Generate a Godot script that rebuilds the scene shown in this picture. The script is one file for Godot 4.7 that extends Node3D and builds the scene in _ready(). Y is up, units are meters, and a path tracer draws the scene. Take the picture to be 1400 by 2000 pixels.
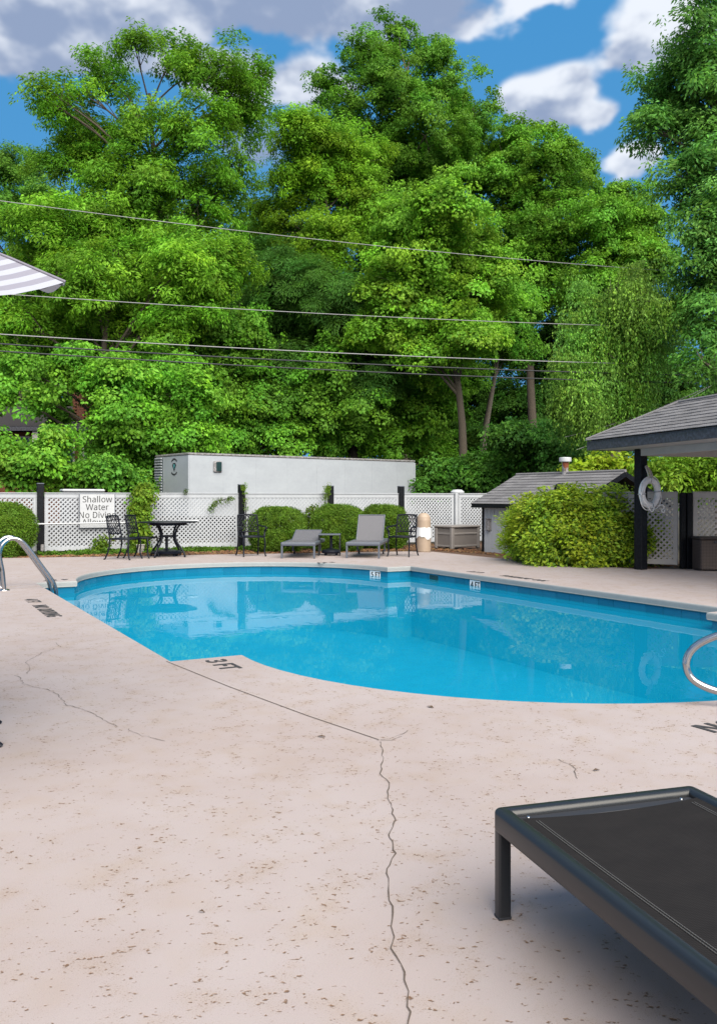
extends Node3D
# A hotel pool court: concrete deck, pool, lattice fence, furniture, pump house and pavilion before a grove of tall trees.
# Pool axes: n runs across the pool to the right and away, q along it away and to the left.

const QUARTER := PI / 2
const LEAF := Color(1.52, 1.72, 1.2)
var M := {}
var taken := {}
var twigs := {}
var rng := RandomNumberGenerator.new()


class Mb:
	var v := PackedVector3Array()
	var n := PackedVector3Array()
	var c := PackedColorArray()
	var uv := PackedVector2Array()
	var col := Color.WHITE

	func put(p: Vector3, d: Vector3) -> void:
		v.append(p)
		n.append(d)
		c.append(col)

	func t3(a: Vector3, b: Vector3, d: Vector3, na: Vector3, nb: Vector3, nd: Vector3) -> void:
		if (b - a).cross(d - a).dot(na + nb + nd) > 0.0:
			put(a, na)
			put(d, nd)
			put(b, nb)
		else:
			put(a, na)
			put(b, nb)
			put(d, nd)

	func t(a: Vector3, b: Vector3, d: Vector3, m: Vector3) -> void:
		t3(a, b, d, m, m, m)

	func q(a: Vector3, b: Vector3, d: Vector3, e: Vector3, m: Vector3) -> void:
		t3(a, b, d, m, m, m)
		t3(a, d, e, m, m, m)

	func q4(a: Vector3, b: Vector3, d: Vector3, e: Vector3, na: Vector3, nb: Vector3, nd: Vector3, ne: Vector3) -> void:
		t3(a, b, d, na, nb, nd)
		t3(a, d, e, na, nd, ne)

	func box(at: Vector3, size: Vector3, b := Basis(), ch := 0.0) -> void:
		var h := size / 2.0
		ch = minf(ch, minf(h.x, minf(h.y, h.z)) * 0.9)
		for a in 3:
			var u := (a + 1) % 3
			var w := (a + 2) % 3
			for s in [-1.0, 1.0]:
				var m := Vector3()
				m[a] = s
				var p: Array[Vector3] = []
				for k in [[-1, -1], [1, -1], [1, 1], [-1, 1]]:
					var x := Vector3()
					x[a] = s * h[a]
					x[u] = k[0] * (h[u] - ch)
					x[w] = k[1] * (h[w] - ch)
					p.append(at + b * x)
				q(p[0], p[1], p[2], p[3], b * m)
		if ch <= 0.0:
			return
		for a in 3:
			var u := (a + 1) % 3
			var w := (a + 2) % 3
			for s in [-1.0, 1.0]:
				for r in [-1.0, 1.0]:
					var m := Vector3()
					m[u] = s
					m[w] = r
					var p: Array[Vector3] = []
					for k in [[0, -1], [0, 1], [1, 1], [1, -1]]:
						var x := Vector3()
						x[a] = k[1] * (h[a] - ch)
						x[u] = s * (h[u] - (ch if k[0] else 0.0))
						x[w] = r * (h[w] - (0.0 if k[0] else ch))
						p.append(at + b * x)
					q(p[0], p[1], p[2], p[3], b * m.normalized())
		for sx in [-1.0, 1.0]:
			for sy in [-1.0, 1.0]:
				for sz in [-1.0, 1.0]:
					var s := Vector3(sx, sy, sz)
					var i := h - Vector3.ONE * ch
					t(at + b * (s * Vector3(h.x, i.y, i.z)), at + b * (s * Vector3(i.x, h.y, i.z)), at + b * (s * Vector3(i.x, i.y, h.z)), b * s.normalized())

	func tube(pts: Array, rad: Variant, sides := 8, closed := false, squash := 1.0) -> void:
		var rings := []
		var dirs := []
		var k := pts.size()
		var up := Vector3.UP
		var first: Vector3 = (pts[1] - pts[0]).normalized()
		if absf(first.dot(up)) > 0.9:
			up = Vector3.RIGHT
		for i in k:
			var p: Vector3 = pts[i]
			var fwd: Vector3
			if closed:
				fwd = (pts[(i + 1) % k] - pts[(i + k - 1) % k]).normalized()
			else:
				fwd = (pts[mini(i + 1, k - 1)] - pts[maxi(i - 1, 0)]).normalized()
			var side := fwd.cross(up).normalized()
			up = side.cross(fwd).normalized()
			var r: float = rad[i] if rad is Array else rad
			var ring := PackedVector3Array()
			var nd := PackedVector3Array()
			for j in sides:
				var a := TAU * j / sides
				var d := side * cos(a) * squash + up * sin(a)
				ring.append(p + d * r)
				nd.append(d.normalized())
			rings.append(ring)
			dirs.append(nd)
		for i in (k if closed else k - 1):
			var i2 := (i + 1) % k
			for j in sides:
				var j2 := (j + 1) % sides
				q4(rings[i][j], rings[i2][j], rings[i2][j2], rings[i][j2], dirs[i][j], dirs[i2][j], dirs[i2][j2], dirs[i][j2])
		if not closed:
			for e in [0, k - 1]:
				var out: Vector3 = (pts[0] - pts[1]).normalized() if e == 0 else (pts[k - 1] - pts[k - 2]).normalized()
				for j in range(1, sides - 1):
					t(rings[e][0], rings[e][j], rings[e][j + 1], out)

	func lathe(profile: Array, sides: int, at := Vector3.ZERO, b := Basis(), stretch := Vector3.ONE) -> void:
		for i in profile.size() - 1:
			var p: Vector2 = profile[i]
			var o: Vector2 = profile[i + 1]
			var d := Vector2(o.y - p.y, -(o.x - p.x)).normalized()
			for j in sides:
				var a := TAU * j / sides
				var a2 := TAU * (j + 1) / sides
				var n1 := Vector3(cos(a) * d.x, d.y, sin(a) * d.x)
				var n2 := Vector3(cos(a2) * d.x, d.y, sin(a2) * d.x)
				var x := [Vector3(cos(a) * p.x, p.y, sin(a) * p.x), Vector3(cos(a) * o.x, o.y, sin(a) * o.x), Vector3(cos(a2) * o.x, o.y, sin(a2) * o.x), Vector3(cos(a2) * p.x, p.y, sin(a2) * p.x)]
				for z in 4:
					x[z] = at + b * (x[z] * stretch)
				q4(x[0], x[1], x[2], x[3], b * n1, b * n1, b * n2, b * n2)

	# a flat outline in the x y plane of «xf», made «depth» thick along its z
	func prism(poly: PackedVector2Array, depth: float, xf: Transform3D, smooth := 0.0, caps := true) -> void:
		var k := poly.size()
		if Geometry2D.is_polygon_clockwise(poly):
			poly.reverse()
		var en := PackedVector2Array()
		for i in k:
			var e := (poly[(i + 1) % k] - poly[i]).normalized()
			en.append(Vector2(e.y, -e.x))
		if caps:
			var idx := Geometry2D.triangulate_polygon(poly)
			for i in range(0, idx.size(), 3):
				for s in [0.0, depth]:
					var z: float = s
					t(xf * Vector3(poly[idx[i]].x, poly[idx[i]].y, z), xf * Vector3(poly[idx[i + 1]].x, poly[idx[i + 1]].y, z), xf * Vector3(poly[idx[i + 2]].x, poly[idx[i + 2]].y, z), xf.basis.z * (1.0 if s > 0.0 else -1.0))
		for i in k:
			var i2 := (i + 1) % k
			var na := en[i]
			var nb := en[i]
			if smooth > 0.0:
				if en[i].dot(en[(i + k - 1) % k]) > smooth:
					na = (en[i] + en[(i + k - 1) % k]).normalized()
				if en[i].dot(en[i2]) > smooth:
					nb = (en[i] + en[i2]).normalized()
			var a3 := xf.basis * Vector3(na.x, na.y, 0)
			var b3 := xf.basis * Vector3(nb.x, nb.y, 0)
			q4(xf * Vector3(poly[i].x, poly[i].y, 0), xf * Vector3(poly[i2].x, poly[i2].y, 0), xf * Vector3(poly[i2].x, poly[i2].y, depth), xf * Vector3(poly[i].x, poly[i].y, depth), a3, b3, b3, a3)

	# a level sheet over an outline given as (x, z)
	func sheet(poly: PackedVector2Array, y: float) -> void:
		var idx := Geometry2D.triangulate_polygon(poly)
		for i in range(0, idx.size(), 3):
			t(Vector3(poly[idx[i]].x, y, poly[idx[i]].y), Vector3(poly[idx[i + 1]].x, y, poly[idx[i + 1]].y), Vector3(poly[idx[i + 2]].x, y, poly[idx[i + 2]].y), Vector3.UP)

	func done() -> ArrayMesh:
		var a := []
		a.resize(Mesh.ARRAY_MAX)
		a[Mesh.ARRAY_VERTEX] = v
		a[Mesh.ARRAY_NORMAL] = n
		a[Mesh.ARRAY_COLOR] = c
		if uv.size() == v.size():
			a[Mesh.ARRAY_TEX_UV] = uv
		var m := ArrayMesh.new()
		m.add_surface_from_arrays(Mesh.PRIMITIVE_TRIANGLES, a)
		return m


func _ready() -> void:
	rng.seed = 11
	var cam := Camera3D.new()
	cam.name = "camera"
	cam.projection = Camera3D.PROJECTION_FRUSTUM
	cam.near = 0.1
	cam.far = 600.0
	cam.size = 2.0 * 1000.0 / 1700.0 * cam.near
	cam.frustum_offset = Vector2(0, -30.0 / 1700.0 * cam.near)
	cam.position = Vector3(0, 1.33, 0)
	add_child(cam)
	cam.current = true
	var we := WorldEnvironment.new()
	we.name = "world_environment"
	var env := Environment.new()
	env.background_mode = Environment.BG_SKY
	var sky := Sky.new()
	var pano := PanoramaSkyMaterial.new()
	pano.panorama = cloudy_sky()
	pano.energy_multiplier = 0.56
	sky.sky_material = pano
	env.sky = sky
	env.background_energy_multiplier = 1.0
	env.tonemap_mode = Environment.TONE_MAPPER_LINEAR
	env.tonemap_exposure = 2.0
	env.sdfgi_enabled = true
	env.ssao_enabled = true
	env.ssil_enabled = true
	we.environment = env
	add_child(we)
	var sun := DirectionalLight3D.new()
	sun.name = "sun"
	sun.rotation_degrees = Vector3(-45, 24, 0)
	sun.light_energy = 1.6
	sun.light_color = Color(1.0, 0.965, 0.9)
	sun.light_angular_distance = 70.0
	sun.shadow_enabled = true
	add_child(sun)

	materials()
	ground_and_deck()
	pool()
	fences()
	pump_house()
	pavilion()
	trailer()
	house()
	power_lines()
	furniture()
	small_things()
	plants()
	grow_trees()


func cloudy_sky() -> ImageTexture:
	var w := 3072
	var h := 1536
	var im := Image.create(w, h, false, Image.FORMAT_RGBF)
	var f := FastNoiseLite.new()
	f.noise_type = FastNoiseLite.TYPE_SIMPLEX_SMOOTH
	f.seed = 5
	f.frequency = 3.2
	f.fractal_octaves = 6
	f.fractal_gain = 0.58
	var g := FastNoiseLite.new()
	g.noise_type = FastNoiseLite.TYPE_SIMPLEX_SMOOTH
	g.seed = 9
	g.frequency = 1.1
	g.fractal_octaves = 3
	# heaps of cloud: bearing, height and half sizes in degrees, weight, tops bright (1) or flat grey sheet (0)
	var heaps := [
		[-20.0, 29.5, 7.0, 3.0, 1.0, 0.45], [-13.0, 30.5, 7.0, 2.4, 1.0, 0.9], [-5.5, 28.6, 8.0, 1.9, 1.0, 0.0], [3.5, 29.0, 6.0, 1.5, 0.95, 0.05],
		[-21.0, 25.6, 5.0, 1.7, 0.95, 0.1], [-15.0, 27.0, 4.0, 1.5, 0.8, 0.2], [-9.5, 25.4, 5.0, 1.3, 0.9, 0.9], [-2.8, 25.4, 2.8, 1.4, 0.85, 0.75], [-7.0, 21.5, 5.0, 2.6, 0.75, 0.9], [-17.5, 19.5, 3.0, 2.0, 0.6, 0.9],
		[12.3, 23.7, 3.1, 1.5, 1.0, 1.0], [10.7, 24.6, 1.5, 1.1, 0.85, 1.0], [13.6, 24.9, 1.7, 1.2, 0.85, 1.0], [15.6, 22.9, 1.6, 0.7, 0.8, 0.7],
		[17.4, 26.3, 2.2, 1.6, 1.0, 1.0], [19.4, 27.8, 2.4, 1.9, 1.0, 0.9], [21.4, 25.4, 2.4, 1.3, 0.85, 0.8], [17.6, 20.1, 2.0, 1.2, 1.0, 1.0], [12.6, 29.9, 3.6, 0.8, 0.9, 0.4],
		]
	for y in h:
		var el := (0.5 - (y + 0.5) / h) * PI
		if el < -0.03:
			im.fill_rect(Rect2i(0, y, w, h - y), Color(0.25, 0.28, 0.30))
			break
		var ce := cos(el)
		var se := sin(el)
		var eld := rad_to_deg(el)
		var up := clampf(se, 0.0, 1.0)
		var blue := Color(0.17, 0.43, 0.72).lerp(Color(0.025, 0.22, 0.53), pow(up, 0.42))
		var near_heaps := []
		for k in heaps:
			if absf(eld - k[1]) < k[3] * 2.3 + 2.5:
				near_heaps.append(k)
		for x in w:
			var az := wrapf((x + 0.5) / w * TAU, -PI, PI)
			var d := Vector3(sin(az) * ce, se, -cos(az) * ce)
			var p := Vector3(d.x, d.y * 1.9, d.z)
			var fine := f.get_noise_3dv(p * 1.6)
			var wide := g.get_noise_3dv(p)
			var warp := f.get_noise_3dv(p * 1.6 + Vector3(7.3, 2.1, 4.4))
			var big := g.get_noise_3dv(p * 3.1 + Vector3(1.7, 5.2, 3.3))
			var azd := rad_to_deg(az) + 1.3 * warp + 0.7 * big
			var els := eld + 1.1 * fine + 0.4 * wide
			var dens := 0.0
			var light := 0.0
			var sum := 0.0001
			if absf(azd) < 36.0 and eld < 42.0:
				for k in near_heaps:
					var dx: float = (azd - k[0]) / k[2]
					var dy: float = (els - k[1]) / k[3]
					var r := dx * dx + dy * dy
					if r < 5.0:
						var b: float = k[4] * exp(-r * 1.1)
						dens = 1.0 - (1.0 - dens) * (1.0 - minf(b, 0.98))
						sum += b
						light += b * clampf(0.25 + k[5] * (0.42 + dy * 0.42), 0.0, 1.0)
			var outside := smoothstep(24.0, 36.0, absf(azd)) if eld < 42.0 else 1.0
			outside = maxf(outside, smoothstep(32.0, 42.0, eld))
			if outside > 0.0:
				var free := clampf(0.56 + wide * 1.1, 0.0, 1.0)
				dens = lerpf(dens, free, outside)
				light = lerpf(light, 0.6 * sum, outside)
			var a := smoothstep(0.35, 0.63, dens + fine * 0.55)
			if a > 0.0:
				var l := clampf(light / sum * 0.74 + fine * 1.1 + big * 0.7 - (dens - 0.6) * 0.3 + 0.10, 0.0, 1.0)
				var cloud := Color(0.27, 0.34, 0.50).lerp(Color(0.80, 0.84, 0.91), smoothstep(0.12, 0.78, l))
				im.set_pixel(x, y, blue.lerp(cloud, a * 0.97))
			else:
				im.set_pixel(x, y, blue)
	return ImageTexture.create_from_image(im)


func at_pool(n: float, q: float, y := 0.0) -> Vector3:
	return Vector3(0.88 * n - 0.475 * q, y, -0.475 * n - 0.88 * q)


func numbered(called: String) -> String:
	if not taken.has(called):
		taken[called] = 0
		return called
	taken[called] += 1
	return "%s_%03d" % [called, taken[called]]


func tag(o: Node3D, label: String, category: String, group := "") -> Node3D:
	o.set_meta("label", label)
	o.set_meta("category", category)
	if group:
		o.set_meta("group", group)
	return o


func thing(called: String, label: String, category: String, at := Vector3.ZERO, turn := 0.0, group := "") -> Node3D:
	var o := Node3D.new()
	o.name = numbered(called)
	o.position = at
	o.rotation.y = turn
	add_child(o)
	return tag(o, label, category, group)


func setting(called: String) -> Node3D:
	var o := Node3D.new()
	o.name = called
	o.set_meta("kind", "structure")
	add_child(o)
	return o


func obj(called: String, b: Mb, m: Material, parent: Node) -> MeshInstance3D:
	return piece(called, b.done(), m, parent)


func piece(called: String, mesh: Mesh, m: Material, parent: Node, xf := Transform3D()) -> MeshInstance3D:
	var o := MeshInstance3D.new()
	o.name = numbered(called) if parent == self else called
	o.mesh = mesh
	o.material_override = m
	o.transform = xf
	parent.add_child(o, true)
	return o


func stuff(o: Node) -> Node:
	o.set_meta("kind", "stuff")
	return o


func lettering(text: String, height: float, parent: Node, xf: Transform3D, m: Material, bold := false, align := HORIZONTAL_ALIGNMENT_CENTER) -> MeshInstance3D:
	var t := TextMesh.new()
	var f := SystemFont.new()
	f.font_names = PackedStringArray(["Droid Sans"])
	f.font_weight = 700 if bold else 400
	t.font = f
	t.text = text
	t.font_size = 64
	t.pixel_size = height / 46.0
	t.depth = 0.003
	t.horizontal_alignment = align
	t.curve_step = 2.0
	return piece("lettering", t, m, parent, xf)


# ---------------------------------------------------------------- materials

func mat(key: String, c: Color, rough := 0.7, metal := 0.0) -> StandardMaterial3D:
	var m := StandardMaterial3D.new()
	m.resource_name = key
	m.albedo_color = (c if key.begins_with("leaf_") or metal > 0.5 else Color(c.r * 0.70, c.g * 0.70, c.b * 0.70)).linear_to_srgb()
	m.roughness = rough
	m.metallic = metal
	M[key] = m
	return m


func noise_image(size: int, freq: float, octaves: int, sd: int, kind := FastNoiseLite.TYPE_SIMPLEX_SMOOTH) -> Image:
	var f := FastNoiseLite.new()
	f.noise_type = kind
	f.seed = sd
	f.frequency = freq
	f.fractal_octaves = octaves
	return f.get_seamless_image(size, size, false, false, 0.12)


# grey multiplier pattern (for weathering) between lo and hi, from two noises; also usable as relief
func mottled(sd: int, size: int, f1: float, f2: float, lo: Color, hi: Color, contrast := 1.0) -> ImageTexture:
	var a := noise_image(size, f1, 4, sd).get_data()
	var b := noise_image(size, f2, 3, sd + 1).get_data()
	var out := PackedByteArray()
	out.resize(size * size * 3)
	for i in size * size:
		var k := clampf(0.5 + ((a[i] + b[i] * 0.6) / 408.0 - 0.5) * 1.7 * contrast, 0.0, 1.0)
		out[i * 3] = int(255.0 * lerpf(lo.r, hi.r, k))
		out[i * 3 + 1] = int(255.0 * lerpf(lo.g, hi.g, k))
		out[i * 3 + 2] = int(255.0 * lerpf(lo.b, hi.b, k))
	return ImageTexture.create_from_image(Image.create_from_data(size, size, false, Image.FORMAT_RGB8, out))


func worn(m: StandardMaterial3D, t: Texture2D, scale: float, world := true) -> StandardMaterial3D:
	m.albedo_texture = t
	m.uv1_triplanar = true
	m.uv1_world_triplanar = world
	m.uv1_scale = Vector3.ONE * scale
	return m


func deck_material() -> void:
	var size := 2048
	var half := size / 2
	var wide := noise_image(half, 0.006, 3, 21).get_data()
	var mask := noise_image(half, 0.011, 4, 33).get_data()
	var pits := noise_image(half, 0.055, 3, 47).get_data()
	var specks := noise_image(half, 0.16, 2, 55).get_data()
	var grain := noise_image(half, 0.30, 2, 61).get_data()
	var col := PackedByteArray()
	col.resize(size * size * 3)
	var hgt := PackedByteArray()
	hgt.resize(size * size)
	for y in size:
		for x in size:
			# pits and specks are drawn out along x, as trowelled concrete wears
			var i1 := (y >> 1) * half + (x >> 1)
			var w := wide[i1] / 255.0
			var m := mask[i1] / 255.0
			var g := grain[(y % half) * half + x % half] / 255.0
			var big := pits[((y * 3 / 4) % half) * half + (x >> 1) % half] / 255.0
			var p := clampf((big - 0.738 + 0.30 * (m - 0.5)) * 11.0, 0.0, 1.0)
			p *= clampf((specks[i1] / 255.0 - 0.36) * 5.0, 0.0, 1.0)
			var s := clampf((specks[((y * 2) % half) * half + x % half] / 255.0 - 0.76 + 0.26 * (m - 0.5)) * 7.0, 0.0, 1.0)
			var stain := clampf(maxf(p * 1.0, s * 0.55), 0.0, 1.0)
			var tan := clampf((w - 0.52) * 2.2, 0.0, 1.0) * 0.6 + clampf((m - 0.5) * 2.4, 0.0, 1.0) * 0.6
			var base := 0.955 + 0.06 * (g - 0.5) + 0.0 * (w - 0.5)
			var o := (y * size + x) * 3
			col[o] = int(255.0 * clampf(base * lerpf(1.0, 0.68, stain) * (1.0 - 0.015 * tan), 0.0, 1.0))
			col[o + 1] = int(255.0 * clampf(base * lerpf(1.0, 0.57, stain) * (1.0 - 0.035 * tan), 0.0, 1.0))
			col[o + 2] = int(255.0 * clampf(base * lerpf(1.0, 0.46, stain) * (1.0 - 0.075 * tan), 0.0, 1.0))
			hgt[y * size + x] = int(255.0 * clampf(0.62 + 0.22 * (g - 0.5) - 0.5 * stain, 0.0, 1.0))
	var m := mat("deck_concrete", Color(0.455, 0.395, 0.395), 0.82)
	worn(m, ImageTexture.create_from_image(Image.create_from_data(size, size, false, Image.FORMAT_RGB8, col)), 0.40)
	m.heightmap_enabled = true
	m.heightmap_texture = ImageTexture.create_from_image(Image.create_from_data(size, size, false, Image.FORMAT_L8, hgt))
	m.heightmap_scale = 0.35
	m.detail_enabled = true
	m.detail_blend_mode = BaseMaterial3D.BLEND_MODE_MUL
	m.detail_uv_layer = BaseMaterial3D.DETAIL_UV_2
	m.detail_albedo = mottled(71, 512, 0.008, 0.03, Color(0.965, 0.95, 0.94), Color(1, 1, 1), 1.0)
	m.uv2_triplanar = true
	m.uv2_world_triplanar = true
	m.uv2_scale = Vector3.ONE * 0.137


func weave_texture(cells: int, dark: float) -> Array:
	var size := 256
	var c := PackedByteArray()
	c.resize(size * size)
	var per := size / cells
	for y in size:
		for x in size:
			var cx := x / per
			var cy := y / per
			var fx := sin(PI * (x % per + 0.5) / per)
			var fy := sin(PI * (y % per + 0.5) / per)
			var over := (cx + cy) % 2 == 0
			var k := (fx * (0.75 + 0.25 * fy)) if over else (fy * (0.75 + 0.25 * fx))
			c[y * size + x] = int(255.0 * lerpf(dark, 1.0, k))
	var t := ImageTexture.create_from_image(Image.create_from_data(size, size, false, Image.FORMAT_L8, c))
	return [t]


func materials() -> void:
	deck_material()
	var dirt := mottled(101, 512, 0.02, 0.09, Color(0.45, 0.42, 0.38), Color(1, 1, 1), 1.3)
	var faint := mottled(111, 512, 0.012, 0.06, Color(0.94, 0.94, 0.945), Color(1, 1, 1), 1.1)
	var rough := mottled(121, 512, 0.05, 0.2, Color(0.55, 0.52, 0.50), Color(1, 1, 1), 1.4)
	worn(mat("earth", Color(0.075, 0.062, 0.036), 0.95), dirt, 0.3)
	worn(mat("mulch", Color(0.20, 0.105, 0.055), 0.95), rough, 0.9)
	var chip := mat("bark_chip", Color.WHITE, 0.9)
	chip.vertex_color_use_as_albedo = true
	mat("crack", Color(0.10, 0.075, 0.06), 0.95)
	worn(mat("coping", Color(0.33, 0.345, 0.35), 0.7), faint, 0.8)
	mat("joint_teal", Color(0.10, 0.34, 0.36), 0.6)
	worn(mat("plaster", Color(0.002, 0.41, 0.68), 0.6), faint, 0.35)
	for k in 3:
		mat("tile_%d" % k, [Color(0.010, 0.175, 0.32), Color(0.012, 0.19, 0.34), Color(0.008, 0.16, 0.295)][k], 0.15)
	var wm := mat("pool_water", Color(0.0, 0.36, 0.60), 0.0)
	wm.transparency = BaseMaterial3D.TRANSPARENCY_ALPHA
	wm.albedo_color.a = 0.45
	wm.metallic_specular = 0.23
	wm.normal_enabled = true
	var nz := NoiseTexture2D.new()
	nz.width = 512
	nz.height = 512
	nz.seamless = true
	nz.as_normal_map = true
	nz.bump_strength = 3.0
	var nf := FastNoiseLite.new()
	nf.seed = 3
	nf.frequency = 0.012
	nf.fractal_octaves = 3
	nz.noise = nf
	wm.normal_texture = nz
	wm.normal_scale = 0.022
	wm.uv1_triplanar = true
	wm.uv1_world_triplanar = true
	wm.uv1_scale = Vector3.ONE * 0.42
	mat("steel", Color(0.42, 0.42, 0.43), 0.16, 1.0)
	worn(mat("white_paint", Color(0.523, 0.546, 0.585), 0.55), faint, 0.6)
	worn(mat("lattice_white", Color(0.460, 0.488, 0.536), 0.6), faint, 0.5)
	worn(mat("warm_white", Color(0.568, 0.533, 0.516), 0.6), faint, 0.6)
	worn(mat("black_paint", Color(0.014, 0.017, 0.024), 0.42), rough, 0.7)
	worn(mat("fascia", Color(0.105, 0.11, 0.145), 0.5), rough, 0.5)
	worn(mat("trailer_white", Color(0.451, 0.488, 0.541), 0.4), faint, 0.25)
	worn(mat("trailer_trim", Color(0.44, 0.44, 0.47), 0.4), rough, 0.5)
	mat("dark_glass", Color(0.02, 0.045, 0.045), 0.15)
	mat("black_letters", Color(0.012, 0.012, 0.014), 0.6)
	mat("marking_black", Color(0.03, 0.03, 0.035), 0.8)
	for k in 4:
		worn(mat("shingle_%d" % k, Color(0.31, 0.315, 0.345) * [1.0, 0.86, 1.12, 0.95][k], 0.9), rough, 2.3)
	worn(mat("rust", Color(0.35, 0.10, 0.04), 0.9), rough, 4.0)
	mat("iron", Color(0.009, 0.011, 0.020), 0.38)
	M.iron.metallic_specular = 0.3
	M.black_paint.metallic_specular = 0.25
	mat("rail_dark", Color(0.014, 0.016, 0.020), 0.33)
	mat("rail_grey", Color(0.10, 0.115, 0.15), 0.4)
	var weave: Array = weave_texture(32, 0.45)
	var sl := mat("sling", Color(0.036, 0.033, 0.034), 0.8)
	sl.metallic_specular = 0.22
	worn(sl, weave[0], 4.2, false)
	sl.detail_enabled = true
	sl.detail_blend_mode = BaseMaterial3D.BLEND_MODE_MUL
	sl.detail_uv_layer = BaseMaterial3D.DETAIL_UV_2
	sl.detail_albedo = mottled(131, 256, 0.015, 0.07, Color(0.90, 0.90, 0.91), Color(1, 1, 1), 1.0)
	sl.uv2_triplanar = true
	sl.uv2_scale = Vector3(1.2, 1.2, 2.6)
	worn(mat("sling_grey", Color(0.20, 0.20, 0.23), 0.7), weave[0], 6.0, false)
	mat("stitch", Color(0.085, 0.085, 0.088), 0.8)
	var wk: Array = weave_texture(16, 0.25)
	var wi := mat("wicker", Color(0.155, 0.11, 0.095), 0.7)
	worn(wi, wk[0], 2.4, false)
	wi.heightmap_enabled = true
	wi.heightmap_texture = wk[0]
	wi.heightmap_scale = 0.6
	mat("wicker_dark", Color(0.045, 0.034, 0.032), 0.6)
	worn(mat("beige_plastic", Color(0.43, 0.33, 0.25), 0.55), faint, 1.0)
	worn(mat("taupe_plastic", Color(0.30, 0.275, 0.265), 0.6), faint, 1.0)
	worn(mat("taupe_panel", Color(0.235, 0.21, 0.20), 0.65), faint, 1.0)
	var bag := mat("bag", Color(0.78, 0.80, 0.84), 0.35)
	bag.backlight_enabled = true
	bag.backlight = Color(0.4, 0.4, 0.4)
	mat("ring_white", Color(0.98, 0.98, 1.0), 0.5)
	mat("rope", Color(0.62, 0.56, 0.50), 0.9)
	mat("wire_light", Color(0.30, 0.30, 0.32), 0.5)
	mat("wire_black", Color(0.02, 0.022, 0.03), 0.6)
	worn(mat("bark", Color(0.19, 0.16, 0.125), 0.95), rough, 1.4)
	worn(mat("pale_bark", Color(0.27, 0.24, 0.205), 0.95), rough, 1.2)
	worn(mat("dark_bark", Color(0.040, 0.034, 0.028), 0.95), rough, 1.2)
	worn(mat("pole_wood", Color(0.36, 0.31, 0.29), 0.9), rough, 0.7)
	worn(mat("house_brick", Color(0.36, 0.135, 0.075), 0.9), rough, 2.0)
	mat("mortar", Color(0.30, 0.26, 0.23), 0.95)
	worn(mat("house_roof", Color(0.055, 0.045, 0.048), 0.9), rough, 0.8)
	mat("canopy_white", Color(0.46, 0.49, 0.58), 0.8)
	mat("canopy_cloth", Color.WHITE, 0.8)
	M.canopy_cloth.vertex_color_use_as_albedo = true
	mat("canopy_grey", Color(0.22, 0.21, 0.27), 0.8)
	for k in ["canopy_white", "canopy_grey", "canopy_cloth"]:
		M[k].backlight_enabled = true
		M[k].backlight = Color(0.5, 0.5, 0.5)
	mat("fallen_leaf", Color(0.10, 0.055, 0.022), 0.8)
	for k in ["oak", "maple", "needle", "weep", "box", "varieg", "feather", "vine"]:
		var m := mat("leaf_" + k, Color.WHITE, 0.5)
		m.metallic_specular = 0.24
		m.vertex_color_use_as_albedo = true
		m.backlight_enabled = true
		m.backlight = Color(0.9, 0.9, 0.9)


# ---------------------------------------------------------------- ground, deck and pool

func outline(grow := 0.0) -> PackedVector2Array:
	var p := PackedVector2Array()
	var pts := [Vector2(2.0, 6.9), Vector2(2.0, 14.2)]
	for k in 37:
		var a := PI - PI * k / 36.0
		var v := Vector2(5.45 + 2.85 * cos(a), 13.95 + 2.85 * sin(a))
		if v.y > 14.2:
			pts.append(Vector2(v.x, v.y) if k > 0 else v)
	pts.insert(2, Vector2(2.61, 14.2))
	pts.append(Vector2(8.29, 14.2))
	pts.append(Vector2(8.8, 14.2))
	pts.append(Vector2(8.8, 6.9))
	pts.append(Vector2(8.29, 6.9))
	for k in 37:
		var a := -PI * k / 36.0
		var v := Vector2(5.45 + 2.85 * cos(a), 6.65 + 2.85 * sin(a))
		if v.y < 6.9:
			pts.append(v)
	pts.append(Vector2(2.61, 6.9))
	for v in pts:
		var w := at_pool(v.x, v.y)
		p.append(Vector2(w.x, w.z))
	if grow != 0.0:
		p = Geometry2D.offset_polygon(p, grow, Geometry2D.JOIN_MITER)[0]
	return p


func holed(b: Mb, outer: PackedVector2Array, hole: PackedVector2Array, y: float) -> void:
	var mid := at_pool(5.45, 10.5)
	var dir := Vector2(-0.475, -0.88)
	var side := Vector2(0.88, -0.475)
	for s in [-1.0, 1.0]:
		var c := Vector2(mid.x, mid.z)
		var half := PackedVector2Array([c - dir * 900.0, c + dir * 900.0, c + dir * 900.0 + side * s * 900.0, c - dir * 900.0 + side * s * 900.0])
		for part in Geometry2D.intersect_polygons(outer, half):
			for bit in Geometry2D.clip_polygons(part, hole):
				b.sheet(bit, y)


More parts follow.
